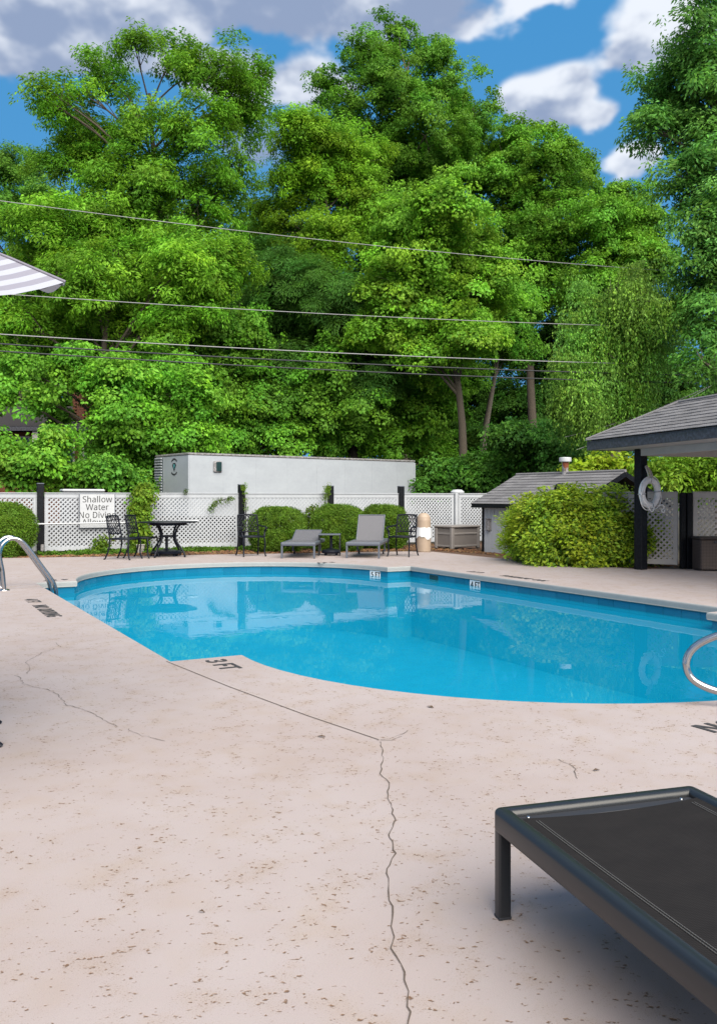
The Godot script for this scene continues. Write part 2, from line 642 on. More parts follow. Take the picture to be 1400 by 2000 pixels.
# walls along an outline: rows of [outward shift, height]
func around(b: Mb, poly: PackedVector2Array, rows: Array, out_sign := -1.0) -> void:
	var k := poly.size()
	var cw := Geometry2D.is_polygon_clockwise(poly)
	var nn := PackedVector2Array()
	for i in k:
		var e := (poly[(i + 1) % k] - poly[i]).normalized()
		var n := Vector2(e.y, -e.x) if not cw else Vector2(-e.y, e.x)
		nn.append(n)
	for i in k:
		var i2 := (i + 1) % k
		if poly[i].distance_to(poly[i2]) < 0.001:
			continue
		var na := nn[i]
		var nb := nn[i]
		if nn[i].dot(nn[(i + k - 1) % k]) > 0.9:
			na = (nn[i] + nn[(i + k - 1) % k]).normalized()
		if nn[i].dot(nn[i2]) > 0.9:
			nb = (nn[i] + nn[i2]).normalized()
		var ja := (nn[i] + nn[(i + k - 1) % k])
		ja = ja / maxf(0.4, ja.length_squared()) * 2.0
		var jb := (nn[i] + nn[i2])
		jb = jb / maxf(0.4, jb.length_squared()) * 2.0
		for r in rows.size() - 1:
			var o1: float = rows[r][0]
			var h1: float = rows[r][1]
			var o2: float = rows[r + 1][0]
			var h2: float = rows[r + 1][1]
			var a1 := poly[i] + ja * o1
			var a2 := poly[i] + ja * o2
			var b1 := poly[i2] + jb * o1
			var b2 := poly[i2] + jb * o2
			var slope := Vector2(h1 - h2, o1 - o2).normalized()  # horizontal and vertical share of the normal
			var m1 := Vector3(na.x * slope.x * out_sign, absf(slope.y) * (1.0 if h1 >= h2 else -1.0), na.y * slope.x * out_sign).normalized()
			var m2 := Vector3(nb.x * slope.x * out_sign, absf(slope.y) * (1.0 if h1 >= h2 else -1.0), nb.y * slope.x * out_sign).normalized()
			b.q4(Vector3(a1.x, h1, a1.y), Vector3(b1.x, h1, b1.y), Vector3(b2.x, h2, b2.y), Vector3(a2.x, h2, a2.y), m1, m2, m2, m1)


func ribbon(b: Mb, pts: Array, width: float, y: float, jag := 0.0) -> void:
	var line := []
	for i in pts.size() - 1:
		var a: Vector2 = pts[i]
		var c: Vector2 = pts[i + 1]
		var k := maxi(1, int(a.distance_to(c) / 0.035)) if jag > 0.0 else 1
		for j in k:
			var p := a.lerp(c, float(j) / k)
			line.append(p + Vector2(rng.randf_range(-jag, jag), rng.randf_range(-jag, jag)))
	line.append(pts[-1])
	var w0 := width * 0.5
	for i in line.size() - 1:
		var a: Vector2 = line[i]
		var c: Vector2 = line[i + 1]
		var s := (c - a).normalized().orthogonal()
		var w1 := width * (rng.randf_range(0.2, 0.75) if jag > 0.0 else 0.5)
		b.q(Vector3(a.x + s.x * w0, y, a.y + s.y * w0), Vector3(c.x + s.x * w1, y, c.y + s.y * w1), Vector3(c.x - s.x * w1, y, c.y - s.y * w1), Vector3(a.x - s.x * w0, y, a.y - s.y * w0), Vector3.UP)
		w0 = w1


func ground_and_deck() -> void:
	var g := setting("ground")
	var b := Mb.new()
	var far := PackedVector2Array([Vector2(-300, 60), Vector2(300, 60), Vector2(300, -420), Vector2(-300, -420)])
	holed(b, far, outline(0.3), -0.03)
	obj("earth", b, M.earth, g)
	b = Mb.new()
	var bed := PackedVector2Array([Vector2(-16, -16.0), Vector2(-7.8, -18.5), Vector2(-3.5, -19.7), Vector2(1.4, -21.0), Vector2(2.2, -20.4), Vector2(3.4, -17.8), Vector2(5.0, -15.7), Vector2(8.6, -15.2), Vector2(8.6, -17.6), Vector2(6.2, -18.2), Vector2(4.4, -26.5), Vector2(2.4, -25.2), Vector2(-16, -17.3)])
	b.sheet(bed, -0.018)
	obj("mulch_bed", b, M.mulch, g)

	var d := setting("pool_deck")
	b = Mb.new()
	var deck := PackedVector2Array([Vector2(-16, 8), Vector2(-16, -16.6), Vector2(-7.76, -18.84), Vector2(-5.6, -19.3), Vector2(-3.53, -19.95), Vector2(-1.0, -20.55), Vector2(1.35, -21.2), Vector2(1.8, -21.0), Vector2(2.4, -19.9), Vector2(3.05, -18.75), Vector2(3.56, -17.8), Vector2(4.37, -16.85), Vector2(5.1, -16.05), Vector2(6.2, -15.95), Vector2(14, -15.85), Vector2(14, 8)])
	holed(b, deck, outline(), 0.0)
	around(b, deck, [[0.0, 0.0], [0.0, -0.1]], 1.0)
	obj("slab", b, M.deck_concrete, d)
	b = Mb.new()
	around(b, outline(), [[0.0, 0.0], [-0.008, -0.004], [-0.014, -0.014], [-0.016, -0.03], [-0.015, -0.074], [-0.008, -0.086], [0.02, -0.088]])
	obj("coping", b, M.coping, d)
	# control joint and cracks
	b = Mb.new()
	ribbon(b, [Vector2(-1.547, -7.02), Vector2(-0.9, -6.08), Vector2(-0.31, -5.28), Vector2(0.11, -4.757)], 0.007, 0.003)
	obj("joint", b, M.crack, d)
	var cr := [Vector2(0.115, -4.72), Vector2(0.125, -4.55), Vector2(0.121, -4.35), Vector2(0.105, -4.17), Vector2(0.146, -4.04), Vector2(0.131, -3.88), Vector2(0.138, -3.72), Vector2(0.149, -3.58), Vector2(0.121, -3.42), Vector2(0.137, -3.24), Vector2(0.109, -3.14), Vector2(0.099, -3.03), Vector2(0.105, -2.94), Vector2(0.096, -2.91), Vector2(0.112, -2.82), Vector2(0.106, -2.74), Vector2(0.097, -2.69), Vector2(0.105, -2.63), Vector2(0.098, -2.56), Vector2(0.12, -2.47), Vector2(0.126, -2.39), Vector2(0.132, -2.34), Vector2(0.126, -2.27), Vector2(0.13, -2.24), Vector2(0.12, -2.1)]
	b = Mb.new()
	ribbon(b, cr, 0.0038, 0.003, 0.006)
	obj("crack", b, M.crack, d)
	for line in [
		[Vector2(0.11, -4.74), Vector2(0.17, -4.78), Vector2(0.23, -4.85), Vector2(0.28, -4.95)],
		[Vector2(0.12, -4.73), Vector2(0.18, -4.75), Vector2(0.24, -4.82)],
		[Vector2(-2.49, -7.68), Vector2(-2.62, -7.68), Vector2(-2.75, -7.92)],
		[Vector2(-2.65, -7.61), Vector2(-2.69, -7.41), Vector2(-2.67, -7.20), Vector2(-2.67, -7.00), Vector2(-2.56, -6.78), Vector2(-2.48, -6.53)],
		[Vector2(-2.55, -6.47), Vector2(-2.49, -6.40), Vector2(-2.38, -6.18), Vector2(-2.27, -6.08), Vector2(-2.15, -6.01), Vector2(-2.01, -5.84), Vector2(-1.86, -5.54), Vector2(-1.81, -5.52), Vector2(-1.73, -5.44), Vector2(-1.60, -5.30), Vector2(-1.45, -5.09), Vector2(-1.39, -5.03)],
		[Vector2(-1.32, -4.98), Vector2(-1.25, -4.89), Vector2(-1.17, -4.82), Vector2(-1.05, -4.73)],
		[Vector2(1.02, -4.10), Vector2(1.06, -4.28), Vector2(1.01, -4.4)],
	]:
		b = Mb.new()
		ribbon(b, line, 0.0030, 0.003, 0.009)
		obj("crack", b, M.crack, d)
	# painted lettering
	var left := Basis(Vector3(0.475, 0, 0.88), Vector3(0.88, 0, -0.475), Vector3.UP)
	var near := Basis(Vector3(0.88, 0, -0.475), Vector3(-0.475, 0, -0.88), Vector3.UP)
	var right := Basis(Vector3(-0.475, 0, -0.88), Vector3(-0.88, 0, 0.475), Vector3.UP)
	var far_side := Basis(Vector3(-0.88, 0, 0.475), Vector3(0.475, 0, 0.88), Vector3.UP)
	for k in [
		["3 FT", left, at_pool(2.33, 6.58), 0.165], ["NO DIVING", left, at_pool(1.62, 10.65), 0.16], ["4 FT", left, at_pool(1.62, 11.75), 0.16],
		["NO DIVING", near, Vector3(2.49, 0, -5.25), 0.165], ["4 FT", far_side, at_pool(2.35, 14.5), 0.15],
		["5 FT", far_side, at_pool(7.75, 15.75), 0.15], ["4 FT", right, at_pool(9.1, 12.5), 0.15], ["NO DIVING", right, at_pool(9.1, 11.2), 0.15],
	]:
		var at: Vector3 = k[2]
		lettering(k[0], k[3], d, Transform3D(k[1], at + Vector3(0, 0.0025, 0)), M.marking_black, true)
	for k in [[Vector3(-0.26, 0, -4.81), 0.3], [Vector3(0.46, 0, -5.49), 1.2], [Vector3(1.15, 0, -4.22), -0.4]]:
		pass


func pool() -> void:
	var p := setting("swimming_pool")
	var wall := outline(0.03)
	var b := Mb.new()
	around(b, wall, [[0.0, -0.088], [0.0, -1.35]])
	var fl := Mb.new()
	fl.sheet(wall, -1.35)
	obj("wall", b, M.plaster, p)
	obj("floor", fl, M.plaster, p)
	b = Mb.new()
	around(b, wall, [[-0.004, -0.088], [-0.004, -0.1]])
	obj("caulk_joint", b, M.joint_teal, p)
	# a row of glazed tiles under the coping, each a piece of its own
	var k := wall.size()
	var n_tiles := 0
	var bx := Mb.new()
	bx.box(Vector3.ZERO, Vector3(0.294, 0.148, 0.008), Basis(), 0.002)
	var full := bx.done()
	for i in k:
		var a := wall[i]
		var c := wall[(i + 1) % k]
		var len := a.distance_to(c)
		if len < 0.02:
			continue
		var e := (c - a) / len
		var m := Vector2(-e.y, e.x)
		if Geometry2D.is_point_in_polygon((a + c) / 2 + m * 0.02, wall) == false:
			m = -m
		var count := maxi(1, roundi(len / 0.3))
		for j in count:
			var w := len / count
			var at := a + e * (w * (j + 0.5)) + m * 0.0045
			var bb := Basis(Vector3(e.x, 0, e.y), Vector3.UP, Vector3(m.x, 0, m.y))
			if bb.determinant() < 0:
				bb.x = -bb.x
			bb.x *= (w - 0.006) / 0.294
			piece("tile", full, M["tile_%d" % (n_tiles * 7 % 3)], p, Transform3D(bb, Vector3(at.x, -0.178, at.y)))
			n_tiles += 1
	# depth marks on the wall
	var inward := Basis(Vector3(0.475, 0, 0.88), Vector3.UP, Vector3(-0.88, 0, 0.475))
	var five := deg_to_rad(13.0)
	var spots := [["5", "FT", at_pool(5.45 + 2.878 * cos(five), 13.95 + 2.878 * sin(five), -0.172), atan2(-0.75, 0.661)], ["4", "FT", at_pool(8.83, 12.15, -0.175), atan2(-0.88, 0.475)]]
	for s in spots:
		var face := Basis(Vector3.UP, s[3])
		var mark := Node3D.new()
		mark.name = "depth_mark"
		p.add_child(mark, true)
		mark.transform = Transform3D(face, s[2] + face.z * 0.014)
		for h in 2:
			b = Mb.new()
			b.box(Vector3(-0.075 + 0.15 * h, 0, 0), Vector3(0.142, 0.152, 0.01), Basis(), 0.003)
			obj("white_tile", b, M.ring_white, mark)
			lettering(s[h], 0.1, mark, Transform3D(Basis(), Vector3(-0.075 + 0.15 * h, 0, 0.007)), M.black_letters, true)
	# skimmer mouth
	var sk := Transform3D(Basis(Vector3.UP, atan2(-0.88, 0.475)), at_pool(8.83, 13.42, -0.175))
	b = Mb.new()
	b.box(sk * Vector3(0, 0, 0.012), Vector3(0.30, 0.14, 0.006), sk.basis, 0.002)
	obj("skimmer_mouth", b, M.dark_glass, p)
	b = Mb.new()
	for s in [[0.0, 0.073, 0.33, 0.02], [0.0, -0.073, 0.33, 0.02], [-0.16, 0.0, 0.02, 0.126], [0.16, 0.0, 0.02, 0.126]]:
		b.box(sk * Vector3(s[0], s[1], 0.014), Vector3(s[2], s[3], 0.014), sk.basis, 0.003)
	obj("skimmer_frame", b, M.tile_1, p)
	var w := Mb.new()
	w.sheet(outline(0.029), -0.195)
	var water := obj("water", w, M.pool_water, self)
	water.set_meta("kind", "structure")
	# far left rails and the near right rail
	var t := thing("pool_ladder", "pair of arched stainless steel grab rails at the pool's far left corner", "pool ladder", at_pool(1.45, 13.26))
	var prof := [[0, 0], [-0.02, 0.25], [-0.05, 0.42], [-0.06, 0.54], [-0.02, 0.65], [0.07, 0.725], [0.17, 0.725], [0.26, 0.665], [0.36, 0.54], [0.5, 0.33], [0.61, 0.17], [0.67, 0.07], [0.70, -0.05], [0.71, -0.2], [0.71, -0.95]]
	for s in 2:
		var pts := []
		var cv := Curve3D.new()
		for k2 in prof:
			pts.append(at_pool(k2[0], 0.5 * s, k2[1]))
		b = Mb.new()
		b.tube(smooth_path(pts, 4), 0.029, 14)
		obj("rail", b, M.steel, t)
		b = Mb.new()
		b.lathe([Vector2(0.001, 0.02), Vector2(0.05, 0.018), Vector2(0.075, 0.006), Vector2(0.078, 0.0)], 20, at_pool(0, 0.5 * s))
		obj("flange", b, M.steel, t)
	for s in 3:
		b = Mb.new()
		b.box(at_pool(0.66, 0.25, -0.45 - s * 0.25), Vector3(0.09, 0.03, 0.5), Basis(Vector3(0.88, 0, -0.475), Vector3.UP, Vector3(0.475, 0, 0.88)), 0.01)
		obj("step", b, M.white_paint, t)
	t = thing("pool_handrail", "looped stainless steel handrail at the near right side of the pool", "handrail", Vector3(2.75, 0, -5.35))
	var loop := [Vector3(0.55, 0, 0.15), Vector3(0.55, 0.35, 0.15), Vector3(0.50, 0.66, 0.12), Vector3(0.34, 0.74, 0.06), Vector3(0.12, 0.66, 0.0), Vector3(-0.25, 0.53, -0.10), Vector3(-0.50, 0.44, -0.17), Vector3(-0.62, 0.36, -0.2), Vector3(-0.665, 0.26, -0.2), Vector3(-0.63, 0.17, -0.19), Vector3(-0.52, 0.11, -0.17), Vector3(-0.38, 0.09, -0.13), Vector3(-0.2, 0.11, -0.08), Vector3(0.1, 0.2, 0.0), Vector3(0.45, 0.30, 0.12), Vector3(0.55, 0.33, 0.15)]
	b = Mb.new()
	b.tube(smooth_path(loop, 5), 0.024, 16)
	obj("rail", b, M.steel, t)
	b = Mb.new()
	b.lathe([Vector2(0.001, 0.02), Vector2(0.05, 0.018), Vector2(0.07, 0.0)], 20, Vector3(0.55, 0, 0.15))
	obj("flange", b, M.steel, t)


func smooth_path(pts: Array, per: int) -> Array:
	var out := []
	for i in pts.size() - 1:
		var a: Vector3 = pts[maxi(i - 1, 0)]
		var b: Vector3 = pts[i]
		var c: Vector3 = pts[i + 1]
		var d: Vector3 = pts[mini(i + 2, pts.size() - 1)]
		for k in per:
			out.append(b.cubic_interpolate(c, a, d, float(k) / per))
	out.append(pts[-1])
	return out


# ---------------------------------------------------------------- fences

func lattice(b: Mb, w: float, h: float, at: Transform3D, pitch := 0.104, wide := 0.047) -> void:
	var rect := PackedVector2Array([Vector2(0, 0), Vector2(w, 0), Vector2(w, h), Vector2(0, h)])
	for layer in 2:
		var s := 1.0 if layer == 0 else -1.0
		var x := -h - pitch
		while x < w + h + pitch:
			var x0 := x if s > 0 else x + 0.0
			var strip := PackedVector2Array([Vector2(x0, -0.001), Vector2(x0 + wide, -0.001), Vector2(x0 + wide + s * (h + 0.002), h + 0.001), Vector2(x0 + s * (h + 0.002), h + 0.001)])
			for bit in Geometry2D.intersect_polygons(strip, rect):
				b.prism(bit, 0.011, at * Transform3D(Basis(), Vector3(0, 0, 0.001 if layer == 0 else -0.012)))
			x += pitch


func fence_panel(f: Node3D, a: Vector3, c: Vector3, m: Material, low := 0.06, top := 1.40) -> void:
	var len := a.distance_to(c)
	var e := (c - a) / len
	var bb := Basis(e, Vector3.UP, e.cross(Vector3.UP))
	if bb.z.z < 0:
		bb.z = -bb.z
	var o := Transform3D(Basis(e, Vector3.UP, e.cross(Vector3.UP).normalized()), a)
	var b := Mb.new()
	lattice(b, len - 0.16, top - low - 0.2, o * Transform3D(Basis(), Vector3(0.08, low + 0.1, 0)))
	stuff(obj("lattice", b, m, f))
	for r in [[len / 2, top - 0.05, len, 0.1, 0.045], [len / 2, low + 0.05, len, 0.1, 0.045]]:
		b = Mb.new()
		b.box(o * Vector3(r[0], r[1], 0), Vector3(r[2], r[3], r[4]), o.basis, 0.004)
		obj("rail", b, m, f)
	b = Mb.new()
	b.box(o * Vector3(len / 2, top + 0.0125, 0), Vector3(len, 0.022, 0.085), o.basis, 0.004)
	obj("cap_rail", b, m, f)
	for x in [0.04, len - 0.04]:
		b = Mb.new()
		b.box(o * Vector3(x, (low + top) / 2, 0), Vector3(0.08, top - low - 0.204, 0.042), o.basis, 0.004)
		obj("stile", b, m, f)


func fences() -> void:
	var f := thing("lattice_fence", "long white lattice fence with black posts behind the pool furniture", "fence")
	# x along the line, height of the post, thickness; the last bays lead to the pump house
	var line := func(x: float) -> Vector3: return Vector3(x, 0, -23.53 - 0.45 * x)
	var xs := [-9.9, -7.37, -5.35, -2.98, -0.75, 1.17, 2.77, 3.75]
	var tall := [1.62, 1.62, 1.40, 1.62, 1.60, 1.60, 1.43, 1.43]
	for i in xs.size():
		var p: Vector3 = (line as Callable).call(xs[i])
		var b := Mb.new()
		var s := 0.15 if tall[i] > 1.5 else 0.10
		b.box(p + Vector3(0, tall[i] / 2 - 0.05, 0.02), Vector3(s, tall[i] + 0.1, s), Basis(Vector3.UP, 0.42), 0.008)
		var post := obj("post", b, M.black_paint if tall[i] > 1.5 else M.lattice_white, f)
		if tall[i] > 1.5:
			b = Mb.new()
			b.box(p + Vector3(0, tall[i] + 0.012, 0.02), Vector3(s + 0.012, 0.024, s + 0.012), Basis(Vector3.UP, 0.42), 0.008)
			obj("post_cap", b, M.rail_grey, post)
		if i + 1 < xs.size():
			var c: Vector3 = (line as Callable).call(xs[i + 1])
			var e := (c - p).normalized()
			fence_panel(f, p + e * 0.08, c - e * 0.08, M.lattice_white)
	f = thing("lattice_fence", "short grey lattice fence with doubled dark post beside the wicker box", "fence")
	var pts := [Vector3(4.75, 0, -16.93), Vector3(6.05, 0, -16.12), Vector3(8.4, 0, -15.98)]
	fence_panel(f, pts[0], pts[1] + Vector3(-0.12, 0, -0.07), M.warm_white)
	fence_panel(f, pts[1] + Vector3(0.13, 0, 0), pts[2], M.warm_white)
	for k in [[-0.05, -0.01], [0.055, 0.03]]:
		var b := Mb.new()
		b.box(pts[1] + Vector3(k[0], 0.70, k[1]), Vector3(0.10, 1.405, 0.10), Basis(), 0.008)
		obj("post", b, M.black_paint, f)


# ---------------------------------------------------------------- pump house and pavilion

# shingle courses on a sloping face: o is the eave corner, ex along the eave, ey up the slope; poly is the face in that frame
func shingles(parent: Node3D, o: Vector3, ex: Vector3, ey: Vector3, poly: PackedVector2Array, pieces_to := 1e9, tab := 0.30, row := 0.145) -> void:
	var nz := ex.cross(ey).normalized()
	if nz.y < 0:
		nz = -nz
	var hi := Vector2(-1e9, -1e9)
	var lo := Vector2(1e9, 1e9)
	for p in poly:
		hi = hi.max(p)
		lo = lo.min(p)
	var rest := Mb.new()
	var r := 0
	var y := lo.y - 0.03
	while y < hi.y:
		var x := lo.x - tab * (0.5 if r % 2 else 0.15)
		while x < hi.x:
			var w := tab + rng.randf_range(-0.01, 0.01)
			var rect := PackedVector2Array([Vector2(x + 0.003, y + rng.randf_range(-0.004, 0.004)), Vector2(x + w - 0.003, y + rng.randf_range(-0.004, 0.004)), Vector2(x + w - 0.003, y + row + 0.03), Vector2(x + 0.003, y + row + 0.03)])
			for bit in Geometry2D.intersect_polygons(rect, poly):
				# the lower edge lies on the course below
				var tilt := (ey - nz * (-0.055)).normalized()
				var up := ex.cross(tilt).normalized()
				if up.y < 0:
					up = -up
				var b := Mb.new() if x < pieces_to else rest
				var lift := nz * (0.012 + rng.randf_range(0.0, 0.003))
				var slope := Basis(ex, ey - nz * 0.075, up)
				b.prism(bit, 0.008, Transform3D(slope, o + lift + nz * 0.075 * y))
				if x < pieces_to:
					obj("shingle", b, M["shingle_%d" % (rng.randi() % 4)], parent)
			x += w
		y += row
		r += 1
	if rest.v.size():
		stuff(obj("shingles", rest, M.shingle_0, parent))


func pump_house() -> void:
	var t := thing("pump_house", "low white board pump house with grey shingle roof behind the bushes", "shed")
	var P := Vector3(0.475, 0, 0.88)    # toward the viewer along the pool
	var N := Vector3(0.88, 0, -0.475)
	var c := Vector3(2.74, 0, -21.0)    # eave corner
	var len := 3.6
	var deep := 1.36
	var eh := 1.165
	var rh := 1.86
	# roof: two slopes
	var slope := (N * deep + Vector3.UP * (rh - eh))
	var sl := slope.length()
	var ey := slope / sl
	var roof := Mb.new()
	var e0 := c + Vector3.UP * eh
	var down := Vector3.UP * -0.03
	var r0 := e0 + slope
	for s in [0.0, -0.03]:
		roof.q(e0 + Vector3.UP * s, e0 + P * len + Vector3.UP * s, r0 + P * len + Vector3.UP * s, r0 + Vector3.UP * s, Vector3.UP * (1.0 if s == 0.0 else -1.0))
		var f0 := e0 + N * deep * 2
		roof.q(f0 + Vector3.UP * s, f0 + P * len + Vector3.UP * s, r0 + P * len + Vector3.UP * s, r0 + Vector3.UP * s, Vector3.UP * (1.0 if s == 0.0 else -1.0))
	var deck := obj("roof", roof, M.shingle_1, t)
	shingles(deck, e0, P, ey, PackedVector2Array([Vector2(-0.02, -0.03), Vector2(len + 0.02, -0.03), Vector2(len + 0.02, sl), Vector2(-0.02, sl)]))
	var ridge := Mb.new()
	ridge.tube([r0 + Vector3.UP * 0.02 - P * 0.02, r0 + P * (len + 0.02) + Vector3.UP * 0.02], 0.035, 6)
	obj("ridge_cap", ridge, M.shingle_2, t)
	var b := Mb.new()
	b.box(e0 + P * len / 2 - N * 0.012 + Vector3(0, -0.055, 0), Vector3(len, 0.09, 0.024), Basis(P, Vector3.UP, N), 0.003)
	obj("fascia", b, M.black_paint, t)
	for g in [0.0, len]:
		for s in [0.0, 1.0]:
			var a: Vector3 = e0 + P * g + N * deep * 2.0 * s + Vector3(0, -0.05, 0)
			var z: Vector3 = r0 + P * g + Vector3(0, -0.05, 0)
			var dir: Vector3 = (z - a).normalized()
			b = Mb.new()
			b.box((a + z) / 2 + P * (0.014 if g > 0 else -0.014), Vector3(a.distance_to(z), 0.11, 0.024), Basis(dir, P.cross(dir).normalized(), P), 0.003)
			obj("barge_board", b, M.black_paint, t)
	# front wall boards, the near gable and the back
	var w0 := c + P * 0.22 + N * 0.2
	var boards := 24
	var bw := (len - 0.44) / boards
	for i in boards:
		b = Mb.new()
		b.box(w0 + P * (bw * (i + 0.5)) + Vector3(0, 0.53, 0) - N * rng.randf_range(0.0, 0.004), Vector3(bw - 0.008, 1.18, 0.02), Basis(P, Vector3.UP, N), 0.003)
		obj("board", b, M.white_paint, t)
	b = Mb.new()
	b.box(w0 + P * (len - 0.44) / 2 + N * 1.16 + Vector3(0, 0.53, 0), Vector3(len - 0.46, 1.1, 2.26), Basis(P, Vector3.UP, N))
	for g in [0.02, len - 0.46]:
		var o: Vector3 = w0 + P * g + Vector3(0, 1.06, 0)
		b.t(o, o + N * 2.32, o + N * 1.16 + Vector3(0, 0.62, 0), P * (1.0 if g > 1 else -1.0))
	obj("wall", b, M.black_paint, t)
	b = Mb.new()
	b.box(w0 - P * 0.035 + Vector3(0, 0.53, 0) - N * 0.005, Vector3(0.07, 1.18, 0.05), Basis(P, Vector3.UP, N), 0.004)
	obj("corner_trim", b, M.black_paint, t)
	var mb := w0 + P * 0.22 - N * 0.05 + Vector3(0, 0.66, 0)
	b = Mb.new()
	b.box(mb, Vector3(0.13, 0.27, 0.09), Basis(P, Vector3.UP, N), 0.012)
	b.box(mb + Vector3(0, 0.145, 0), Vector3(0.15, 0.02, 0.11), Basis(P, Vector3.UP, N), 0.006)
	obj("meter_box", b, M.trailer_trim, t)
	# vent pipe with a rusty flue, roof vent
	var v := r0 + P * 1.75
	b = Mb.new()
	b.lathe([Vector2(0.075, -0.1), Vector2(0.075, 0.28)], 18, v)
	var pipe := obj("vent_pipe", b, M.trailer_trim, t)
	b = Mb.new()
	b.lathe([Vector2(0.075, 0.27), Vector2(0.135, 0.275), Vector2(0.14, 0.29), Vector2(0.14, 0.36), Vector2(0.13, 0.375), Vector2(0.001, 0.385)], 18, v)
	obj("vent_cap", b, M.white_paint, pipe)
	b = Mb.new()
	for k in [[-0.5, 0.16, 0.05], [-0.15, 0.22, 0.045], [0.25, 0.14, 0.05], [0.6, 0.19, 0.035], [0.95, 0.1, 0.04], [-0.85, 0.12, 0.04]]:
		var a: float = k[0] + 0.1
		var d := Vector3(sin(a), 0, cos(a))
		var s: Vector3 = Vector3(cos(a), 0, -sin(a)) * k[2] * 0.8
		b.t(v + d * 0.0795 + s + Vector3(0, 0.265, 0), v + d * 0.0795 - s + Vector3(0, 0.265, 0), v + d * 0.0795 + Vector3(0, 0.265 - k[1], 0), d)
	obj("rust_streak", b, M.rust, pipe)
	b = Mb.new()
	var rv := e0 + P * 2.45 + slope * 0.42
	b.lathe([Vector2(0.11, 0.0), Vector2(0.12, 0.06), Vector2(0.10, 0.12), Vector2(0.05, 0.16), Vector2(0.001, 0.17)], 16, rv)
	obj("roof_vent", b, M.black_paint, t)


func pavilion() -> void:
	var t := thing("pavilion", "open pavilion with grey shingle hip roof and dark fascia at right", "pavilion")
	var A := Vector3(0.266, 0, 0.964)
	var B := Vector3(0.964, 0, -0.266)
	var c := Vector3(4.25, 0, -16.25)
	var eh := 2.375
	var len := 7.0
	var wid := 3.6
	var run := 1.16
	var rise := 0.61
	var e0 := c + Vector3.UP * eh
	var r0 := e0 + (A + B) * run + Vector3.UP * rise
	var r1 := r0 + A * (len - 2 * run)
	var e1 := e0 + A * len
	var f0 := e0 + B * wid
	var f1 := e1 + B * wid
	var b := Mb.new()
	for s in [0.0, -0.04]:
		var k: Vector3 = Vector3.UP * s
		var m := Vector3.UP * (1.0 if s == 0.0 else -1.0)
		b.q(e0 + k, e1 + k, r1 + k, r0 + k, m)
		b.q(f0 + k, f1 + k, r1 + k, r0 + k, m)
		b.t(e0 + k, f0 + k, r0 + k, m)
		b.t(e1 + k, f1 + k, r1 + k, m)
	var deck := obj("roof", b, M.shingle_1, t)
	var sl := sqrt(run * run + rise * rise)
	var ey := (B * run + Vector3.UP * rise) / sl
	shingles(deck, e0, A, ey, PackedVector2Array([Vector2(-0.02, -0.03), Vector2(len, -0.03), Vector2(len - run, sl), Vector2(run, sl)]), 5.6)
	b = Mb.new()
	b.tube([e0 + Vector3.UP * 0.02, r0 + Vector3.UP * 0.025], 0.03, 6)
	b.tube([r0 + Vector3.UP * 0.025, r1 + Vector3.UP * 0.025], 0.03, 6)
	obj("ridge_cap", b, M.shingle_2, t)
	# fascia boards
	for k in [[e0, e1, -B], [e0, f0, -A], [f0, f1, B], [e1, f1, A]]:
		var mid: Vector3 = (k[0] + k[1]) / 2
		var dir: Vector3 = (k[1] - k[0]).normalized()
		b = Mb.new()
		b.box(mid - k[2] * 0.02 + Vector3(0, -0.10, 0), Vector3(k[0].distance_to(k[1]) - 0.01, 0.17, 0.03), Basis(dir, Vector3.UP, dir.cross(Vector3.UP)), 0.004)
		obj("fascia", b, M.fascia, t)
	# soffit and white beams
	b = Mb.new()
	b.box(c + A * len / 2 + B * wid / 2 + Vector3(0, eh - 0.165, 0), Vector3(len - 0.1, 0.02, wid - 0.1), Basis(A, Vector3.UP, -B))
	obj("soffit", b, M.warm_white, t)
	for k in [[A * 0.58, B * 0.77, B * 2.48], [A * 0.58 + B * 0.77, B * 0.0, A * (len - 1.2)], [A * 0.58 + B * 3.25, B * 0.0, A * (len - 1.2)], [A * 3.6, B * 0.77, B * 2.48]]:
		var a: Vector3 = c + k[0] + k[1] + Vector3(0, eh - 0.24, 0)
		var z: Vector3 = a + k[2]
		var dir: Vector3 = (z - a).normalized()
		b = Mb.new()
		b.box((a + z) / 2, Vector3(a.distance_to(z), 0.13, 0.12), Basis(dir, Vector3.UP, dir.cross(Vector3.UP)), 0.005)
		obj("beam", b, M.warm_white, t)
	for k in [[A * 0.58 + B * 0.77, M.black_paint, 0.17], [A * 0.58 + B * 3.25, M.warm_white, 0.15], [A * (len - 0.6) + B * 0.77, M.black_paint, 0.17], [A * (len - 0.6) + B * (wid - 0.75), M.warm_white, 0.15]]:
		b = Mb.new()
		b.box(c + k[0] + Vector3(0, (eh - 0.18) / 2, 0), Vector3(k[2], eh - 0.18, k[2]), Basis(Vector3.UP, 0.27 + 0.3), 0.008)
		obj("post", b, k[1], t)


# ---------------------------------------------------------------- things behind the fence

